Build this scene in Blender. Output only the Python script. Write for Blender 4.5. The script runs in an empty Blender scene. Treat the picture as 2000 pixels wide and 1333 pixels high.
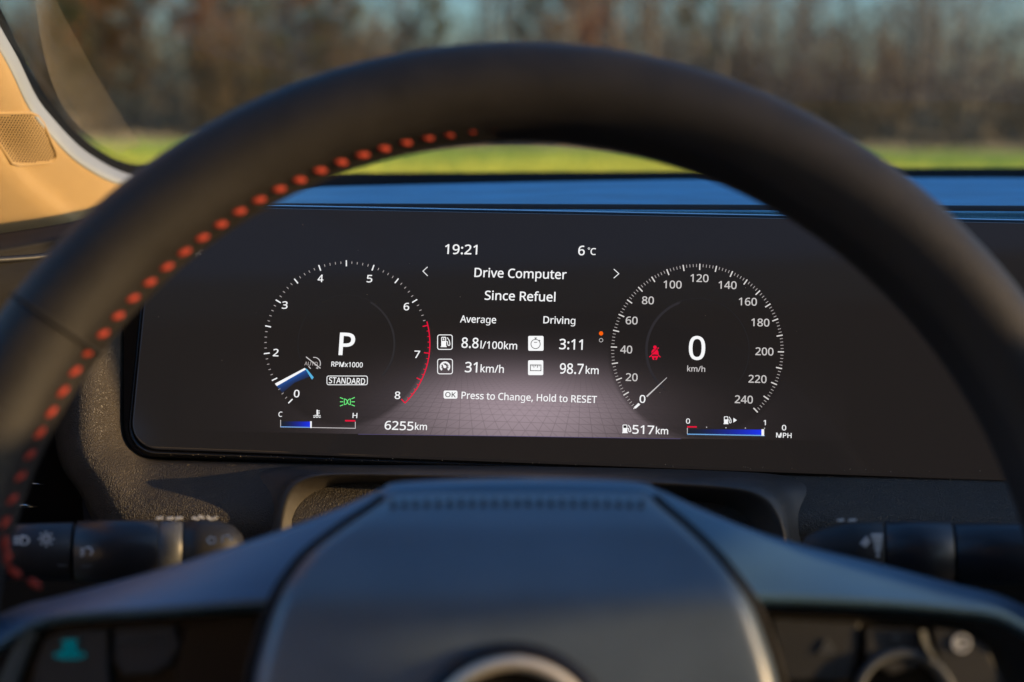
import bpy, bmesh, math, random
from mathutils import Vector, Matrix
from mathutils.geometry import tessellate_polygon
from mathutils.bvhtree import BVHTree

random.seed(7)
SC = bpy.context.scene
COL = SC.collection
R_ = math.radians

# ------------------------------------------------------------------ camera, sky, sun, exposure
EYE = Vector((0.0, 0.0, 1.45))
PITCH, ROLL, FPX = R_(9.1), R_(0.72), 2777.8
FWD = Vector((0, math.cos(PITCH), -math.sin(PITCH)))
_r0 = Vector((1, 0, 0)); _u0 = Vector((0, math.sin(PITCH), math.cos(PITCH)))
RGT = _r0 * math.cos(ROLL) + _u0 * math.sin(ROLL)
UPV = _u0 * math.cos(ROLL) - _r0 * math.sin(ROLL)
cam_data = bpy.data.cameras.new('camera')
cam_data.sensor_width = 36.0; cam_data.lens = 50.0
cam_data.clip_start = 0.02; cam_data.clip_end = 3000
cam_data.dof.use_dof = True
cam_data.dof.focus_distance = 0.637
cam_data.dof.aperture_fstop = 5.6
cam_data.dof.aperture_blades = 9
cam = bpy.data.objects.new('camera', cam_data); COL.objects.link(cam)
cam.matrix_world = Matrix((( RGT.x, UPV.x, -FWD.x, EYE.x), (RGT.y, UPV.y, -FWD.y, EYE.y), (RGT.z, UPV.z, -FWD.z, EYE.z), (0, 0, 0, 1)))
SC.camera = cam

SUN_AZ, SUN_EL = R_(104), R_(6.5)          # azimuth clockwise from straight ahead (+Y): behind, to the right
SUN_DIR = Vector((math.sin(SUN_AZ) * math.cos(SUN_EL), math.cos(SUN_AZ) * math.cos(SUN_EL), math.sin(SUN_EL)))
world = bpy.data.worlds.new('World'); SC.world = world; world.use_nodes = True
wn = world.node_tree.nodes; wl = world.node_tree.links
bg = wn['Background']; bg.inputs['Strength'].default_value = 0.15
sky = wn.new('ShaderNodeTexSky'); sky.sky_type = 'NISHITA'; sky.sun_disc = False
sky.sun_elevation = SUN_EL; sky.sun_rotation = SUN_AZ
sky.air_density = 1.0; sky.dust_density = 2.2; sky.ozone_density = 4.2
wl.new(sky.outputs[0], bg.inputs[0])
sun_data = bpy.data.lights.new('sun', 'SUN'); sun_data.energy = 2.0; sun_data.angle = R_(0.5); sun_data.color = (1.0, 0.66, 0.30)
sun = bpy.data.objects.new('sun', sun_data); COL.objects.link(sun)
sun.rotation_euler = SUN_DIR.to_track_quat('Z', 'Y').to_euler()
sun.location = EYE + SUN_DIR * 30
SC.view_settings.view_transform = 'Standard'; SC.view_settings.look = 'None'
SC.view_settings.gamma = 1.0; SC.view_settings.use_curve_mapping = False
SC.view_settings.exposure = 1.75
SC.cycles.use_denoising = True
SC.cycles.max_bounces = 8; SC.cycles.transparent_max_bounces = 12
SC.cycles.sample_clamp_indirect = 4.0

# ------------------------------------------------------------------ helpers
def ray(px, py): return FWD + RGT * ((px - 1000) / FPX) + UPV * ((666.5 - py) / FPX)
def at(px, py, d): return EYE + ray(px, py) * d          # a point of the place seen at that spot, d metres ahead

class Frame:                                             # a tilted plane in the car: display face, wheel plane
    def __init__(s, o, x, y):
        s.o = o; s.x = x.normalized(); s.n = s.x.cross(y).normalized(); s.y = s.n.cross(s.x)
        s.m = Matrix(((s.x.x, s.y.x, s.n.x, o.x), (s.x.y, s.y.y, s.n.y, o.y), (s.x.z, s.y.z, s.n.z, o.z), (0, 0, 0, 1)))
    def hit(s, px, py, h=0.0):
        d = ray(px, py); t = ((s.o + s.n * h) - EYE).dot(s.n) / d.dot(s.n)
        p = EYE + d * t - s.o
        return Vector((p.dot(s.x), p.dot(s.y), h))

def empty(name, m, label, cat, group=None):
    o = bpy.data.objects.new(name, None); COL.objects.link(o)
    o.matrix_world = m; o.empty_display_size = 0.05
    o['label'] = label; o['category'] = cat
    if group: o['group'] = group
    return o
def loc(v): return Matrix.Translation(Vector(v))
def mesh(name, verts, faces, mats, smooth=True):
    me = bpy.data.meshes.new(name); me.from_pydata([tuple(v) for v in verts], [], faces)
    for m in (mats if isinstance(mats, (list, tuple)) else [mats]): me.materials.append(m)
    if smooth:
        for p in me.polygons: p.use_smooth = True
    me.update(); return me
def obj(name, verts, faces, mat, parent=None, world_space=False, smooth=True, root=None, solid=0, fix=False):
    if world_space and (root or parent):
        inv = (root or parent).matrix_world.inverted(); verts = [inv @ Vector(v) for v in verts]
    me = mesh(name, verts, faces, mat, smooth)
    if fix:
        bm = bmesh.new(); bm.from_mesh(me); bmesh.ops.recalc_face_normals(bm, faces=bm.faces); bm.to_mesh(me); bm.free()
    o = bpy.data.objects.new(name, me); COL.objects.link(o)
    if parent: o.parent = parent
    if solid:
        md = o.modifiers.new('thickness', 'SOLIDIFY'); md.thickness = solid; md.offset = -1
    return o
def share(o, name, parent, m=None):
    c = bpy.data.objects.new(name, o.data); COL.objects.link(c); c.parent = parent
    if m is not None: c.matrix_local = m
    return c
def tag(o, label=None, cat=None, group=None, kind=None):
    for k, v in (('label', label), ('category', cat), ('group', group), ('kind', kind)):
        if v: o[k] = v
    return o

def cr(p, t):                                            # Catmull-Rom through a list of points, t in 0..len-1
    n = len(p); i = min(int(t), n - 2); f = t - i
    a, b, c, d = p[max(i - 1, 0)], p[i], p[i + 1], p[min(i + 2, n - 1)]
    return 0.5 * ((2 * b) + (c - a) * f + (2 * a - 5 * b + 4 * c - d) * f * f + (3 * b - a - 3 * c + d) * f ** 3)
def patch(rows, su, sv):                                 # smooth sheet through a grid of points
    n = len(rows); cols = []
    fine = [[cr(r, k / sv) for k in range((len(r) - 1) * sv + 1)] for r in rows]
    m = len(fine[0]); V = []
    for i in range((n - 1) * su + 1):
        for j in range(m): V.append(cr([fine[k][j] for k in range(n)], i / su))
    N = (n - 1) * su + 1
    return V, [(i * m + j, i * m + j + 1, (i + 1) * m + j + 1, (i + 1) * m + j) for i in range(N - 1) for j in range(m - 1)]
def tube(pts, rad, n=12, cap=True):
    V, Fc = [], []; prev = None
    for i, p in enumerate(pts):
        t = (pts[min(i + 1, len(pts) - 1)] - pts[max(i - 1, 0)]).normalized()
        a = t.orthogonal().normalized() if prev is None else (prev - t * prev.dot(t)).normalized()
        prev = a; b = t.cross(a); r = rad[i] if isinstance(rad, (list, tuple)) else rad
        V += [p + (a * math.cos(2 * math.pi * k / n) + b * math.sin(2 * math.pi * k / n)) * r for k in range(n)]
    for i in range(len(pts) - 1):
        Fc += [(i * n + k, i * n + (k + 1) % n, (i + 1) * n + (k + 1) % n, (i + 1) * n + k) for k in range(n)]
    if cap: Fc += [tuple(range(n))[::-1], tuple(range((len(pts) - 1) * n, len(pts) * n))]
    return V, Fc
def box(c, s, rot=None):
    c = Vector(c); V = []
    for x in (-1, 1):
        for y in (-1, 1):
            for z in (-1, 1):
                v = Vector((x * s[0] / 2, y * s[1] / 2, z * s[2] / 2)); V.append(c + (rot @ v if rot else v))
    return V, [(0, 1, 3, 2), (4, 6, 7, 5), (0, 4, 5, 1), (2, 3, 7, 6), (0, 2, 6, 4), (1, 5, 7, 3)]
def merge(parts):
    V, Fc = [], []
    for v, f in parts:
        k = len(V); V += list(v); Fc += [tuple(i + k for i in q) for q in f]
    return V, Fc
def lathe(prof, n=64):                                   # profile (r, z) round local z
    V, Fc = [], []
    for r, z in prof: V += [Vector((r * math.cos(2 * math.pi * k / n), r * math.sin(2 * math.pi * k / n), z)) for k in range(n)]
    for i in range(len(prof) - 1):
        Fc += [(i * n + k, i * n + (k + 1) % n, (i + 1) * n + (k + 1) % n, (i + 1) * n + k) for k in range(n)]
    return V, Fc

# ------------------------------------------------------------------ materials
class X:                                                 # tiny shader arithmetic
    nt = None
    def __init__(s, v): s.v = v
    @staticmethod
    def op(o, *a, clamp=False):
        n = X.nt.nodes.new('ShaderNodeMath'); n.operation = o; n.use_clamp = clamp
        for i, q in enumerate(a):
            if isinstance(q, X): X.nt.links.new(q.v, n.inputs[i])
            else: n.inputs[i].default_value = q
        return X(n.outputs[0])
    def __add__(s, o): return X.op('ADD', s, o)
    def __radd__(s, o): return X.op('ADD', o, s)
    def __sub__(s, o): return X.op('SUBTRACT', s, o)
    def __rsub__(s, o): return X.op('SUBTRACT', o, s)
    def __mul__(s, o): return X.op('MULTIPLY', s, o)
    def __rmul__(s, o): return X.op('MULTIPLY', o, s)
    def __truediv__(s, o): return X.op('DIVIDE', s, o)
    def __rtruediv__(s, o): return X.op('DIVIDE', o, s)

def new_mat(name):
    m = bpy.data.materials.new(name); m.use_nodes = True
    return m, m.node_tree, m.node_tree.nodes['Principled BSDF']
def noise_node(nt, scale, detail=3, rough=.5, kind='ShaderNodeTexNoise'):
    tc = nt.nodes.new('ShaderNodeTexCoord'); n = nt.nodes.new(kind)
    n.inputs['Scale'].default_value = scale
    if kind == 'ShaderNodeTexNoise':
        n.inputs['Detail'].default_value = detail; n.inputs['Roughness'].default_value = rough
    nt.links.new(tc.outputs['Object'], n.inputs['Vector']); return n
def surf(name, col, rough=.5, spec=.5, metal=0, grain=None, tint=None, coat=0, sheen=0, translucent=0):
    m, nt, b = new_mat(name)
    b.inputs['Base Color'].default_value = (*col, 1); b.inputs['Roughness'].default_value = rough
    b.inputs['Specular IOR Level'].default_value = spec; b.inputs['Metallic'].default_value = metal
    b.inputs['Coat Weight'].default_value = coat; b.inputs['Coat Roughness'].default_value = .08
    b.inputs['Sheen Weight'].default_value = sheen
    if tint:                                             # (scale, amount): uneven colour
        n = noise_node(nt, tint[0], 5, .6); mx = nt.nodes.new('ShaderNodeMix'); mx.data_type = 'RGBA'
        mx.inputs['A'].default_value = (*[c * (1 - tint[1]) for c in col], 1); mx.inputs['B'].default_value = (*[c * (1 + tint[1]) for c in col], 1)
        rp = nt.nodes.new('ShaderNodeMapRange'); rp.inputs['From Min'].default_value = .3; rp.inputs['From Max'].default_value = .7
        nt.links.new(n.outputs[0], rp.inputs[0]); nt.links.new(rp.outputs[0], mx.inputs['Factor']); nt.links.new(mx.outputs['Result'], b.inputs['Base Color'])
        r2 = nt.nodes.new('ShaderNodeMapRange'); r2.inputs['To Min'].default_value = max(rough - .08, 0); r2.inputs['To Max'].default_value = min(rough + .1, 1)
        nt.links.new(n.outputs[0], r2.inputs[0]); nt.links.new(r2.outputs[0], b.inputs['Roughness'])
    if grain:                                            # (kind, scale, strength, distance)
        if grain[0] == 'leather':
            n = noise_node(nt, grain[1], kind='ShaderNodeTexVoronoi'); n.feature = 'DISTANCE_TO_EDGE'
            rp = nt.nodes.new('ShaderNodeMapRange'); rp.inputs['From Max'].default_value = .25; nt.links.new(n.outputs['Distance'], rp.inputs[0]); out = rp.outputs[0]
            n2 = noise_node(nt, grain[1] * .35, 4, .6)
            va = nt.nodes.new('ShaderNodeVectorMath'); va.operation = 'MULTIPLY_ADD'
            va.inputs[1].default_value = (.004,) * 3; tc = nt.nodes.new('ShaderNodeTexCoord')
            nt.links.new(n2.outputs['Color'], va.inputs[0]); nt.links.new(tc.outputs['Object'], va.inputs[2]); nt.links.new(va.outputs[0], n.inputs['Vector'])
        else:
            n = noise_node(nt, grain[1], 4, .65); out = n.outputs[0]
        bp = nt.nodes.new('ShaderNodeBump'); bp.inputs['Strength'].default_value = grain[2]; bp.inputs['Distance'].default_value = grain[3]
        nt.links.new(out, bp.inputs['Height']); nt.links.new(bp.outputs[0], b.inputs['Normal'])
    if translucent:
        tr = nt.nodes.new('ShaderNodeBsdfTranslucent'); tr.inputs[0].default_value = (*col, 1)
        ad = nt.nodes.new('ShaderNodeMixShader'); ad.inputs[0].default_value = translucent
        nt.links.new(b.outputs[0], ad.inputs[1]); nt.links.new(tr.outputs[0], ad.inputs[2])
        nt.links.new(ad.outputs[0], nt.nodes['Material Output'].inputs[0])
    return m
def glow(name, col, k=1.0):                              # a lit piece of the screen
    m, nt, b = new_mat(name); nt.nodes.remove(b)
    e = nt.nodes.new('ShaderNodeEmission'); e.inputs[0].default_value = (*col, 1); e.inputs[1].default_value = k / EXPO
    nt.links.new(e.outputs[0], nt.nodes['Material Output'].inputs[0]); return m
EXPO = 2 ** SC.view_settings.exposure                    # the screen shines the same at any exposure of the view

M = {}
M['rim'] = surf('rim_leather', (.0150, .0132, .0122), .55, .30, grain=('leather', 900, .25, .0004), tint=(60, .2))
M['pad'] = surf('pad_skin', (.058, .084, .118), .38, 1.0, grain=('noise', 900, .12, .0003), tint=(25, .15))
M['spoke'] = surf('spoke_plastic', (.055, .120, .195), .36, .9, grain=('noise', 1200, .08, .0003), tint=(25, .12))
M['soft'] = surf('soft_trim', (.046, .039, .032), .48, .4, grain=('leather', 850, .75, .0005), tint=(40, .2))
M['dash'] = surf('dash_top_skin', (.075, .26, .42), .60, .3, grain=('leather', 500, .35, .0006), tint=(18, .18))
M['plastic'] = surf('black_plastic', (.016, .016, .017), .5, .4, grain=('noise', 1500, .25, .0004), tint=(30, .15))
M['cowl'] = surf('column_plastic', (.036, .032, .029), .42, .5, grain=('noise', 2200, .5, .0005), tint=(50, .2))
M['void'] = surf('dark_recess', (.014, .0128, .012), .8, .2, tint=(12, .2))
M['gloss'] = surf('gloss_black', (.011, .0102, .010), .16, .4, tint=(9, .2))
M['beige'] = surf('pillar_fabric', (.34, .225, .090), .85, .2, grain=('noise', 1600, .35, .0006), tint=(35, .05), sheen=.2)
M['hole'] = surf('grille_hole', (.02, .013, .008), .9, .1, tint=(100, .2))
M['chrome'] = surf('satin_chrome', (.75, .74, .72), .22, .5, metal=1, tint=(60, .06))
M['thread'] = surf('red_thread', (.30, .036, .022), .7, .2, tint=(900, .25))
M['dthread'] = surf('dark_thread', (.012, .014, .018), .6, .3, tint=(900, .2))
M['print'] = surf('white_print', (.62, .64, .66), .6, .3, tint=(300, .15))
M['frit'] = surf('black_enamel', (.005, .005, .005), .7, .1, tint=(20, .2))
M['stalk'] = surf('stalk_plastic', (.015, .016, .021), .36, .5, grain=('noise', 1800, .1, .0003), tint=(60, .15))
M['grey'] = surf('grey_trim', (.075, .08, .085), .4, .5, tint=(60, .1))
M['lining'] = surf('roof_fabric', (.52, .45, .37), .9, .1, grain=('noise', 900, .3, .0006), tint=(6, .1))
M['cyan'] = glow('cyan_lamp', (.0, .20, .26), .40)
WHITE, DIM, GREY = glow('screen_white', (.96, .96, .97)), glow('screen_dim', (.60, .57, .57)), glow('screen_grey', (.42, .38, .37))
RED, GREEN, ORANGE = glow('screen_red', (.85, .006, .045)), glow('screen_green', (.16, .85, .22)), glow('screen_orange', (1.0, .13, .005))
BLACK = glow('screen_black', (.0165, .0137, .013))
LBLUE, RING = glow('screen_light_blue', (.10, .45, .75)), glow('screen_ring', (.028, .026, .028))

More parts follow.
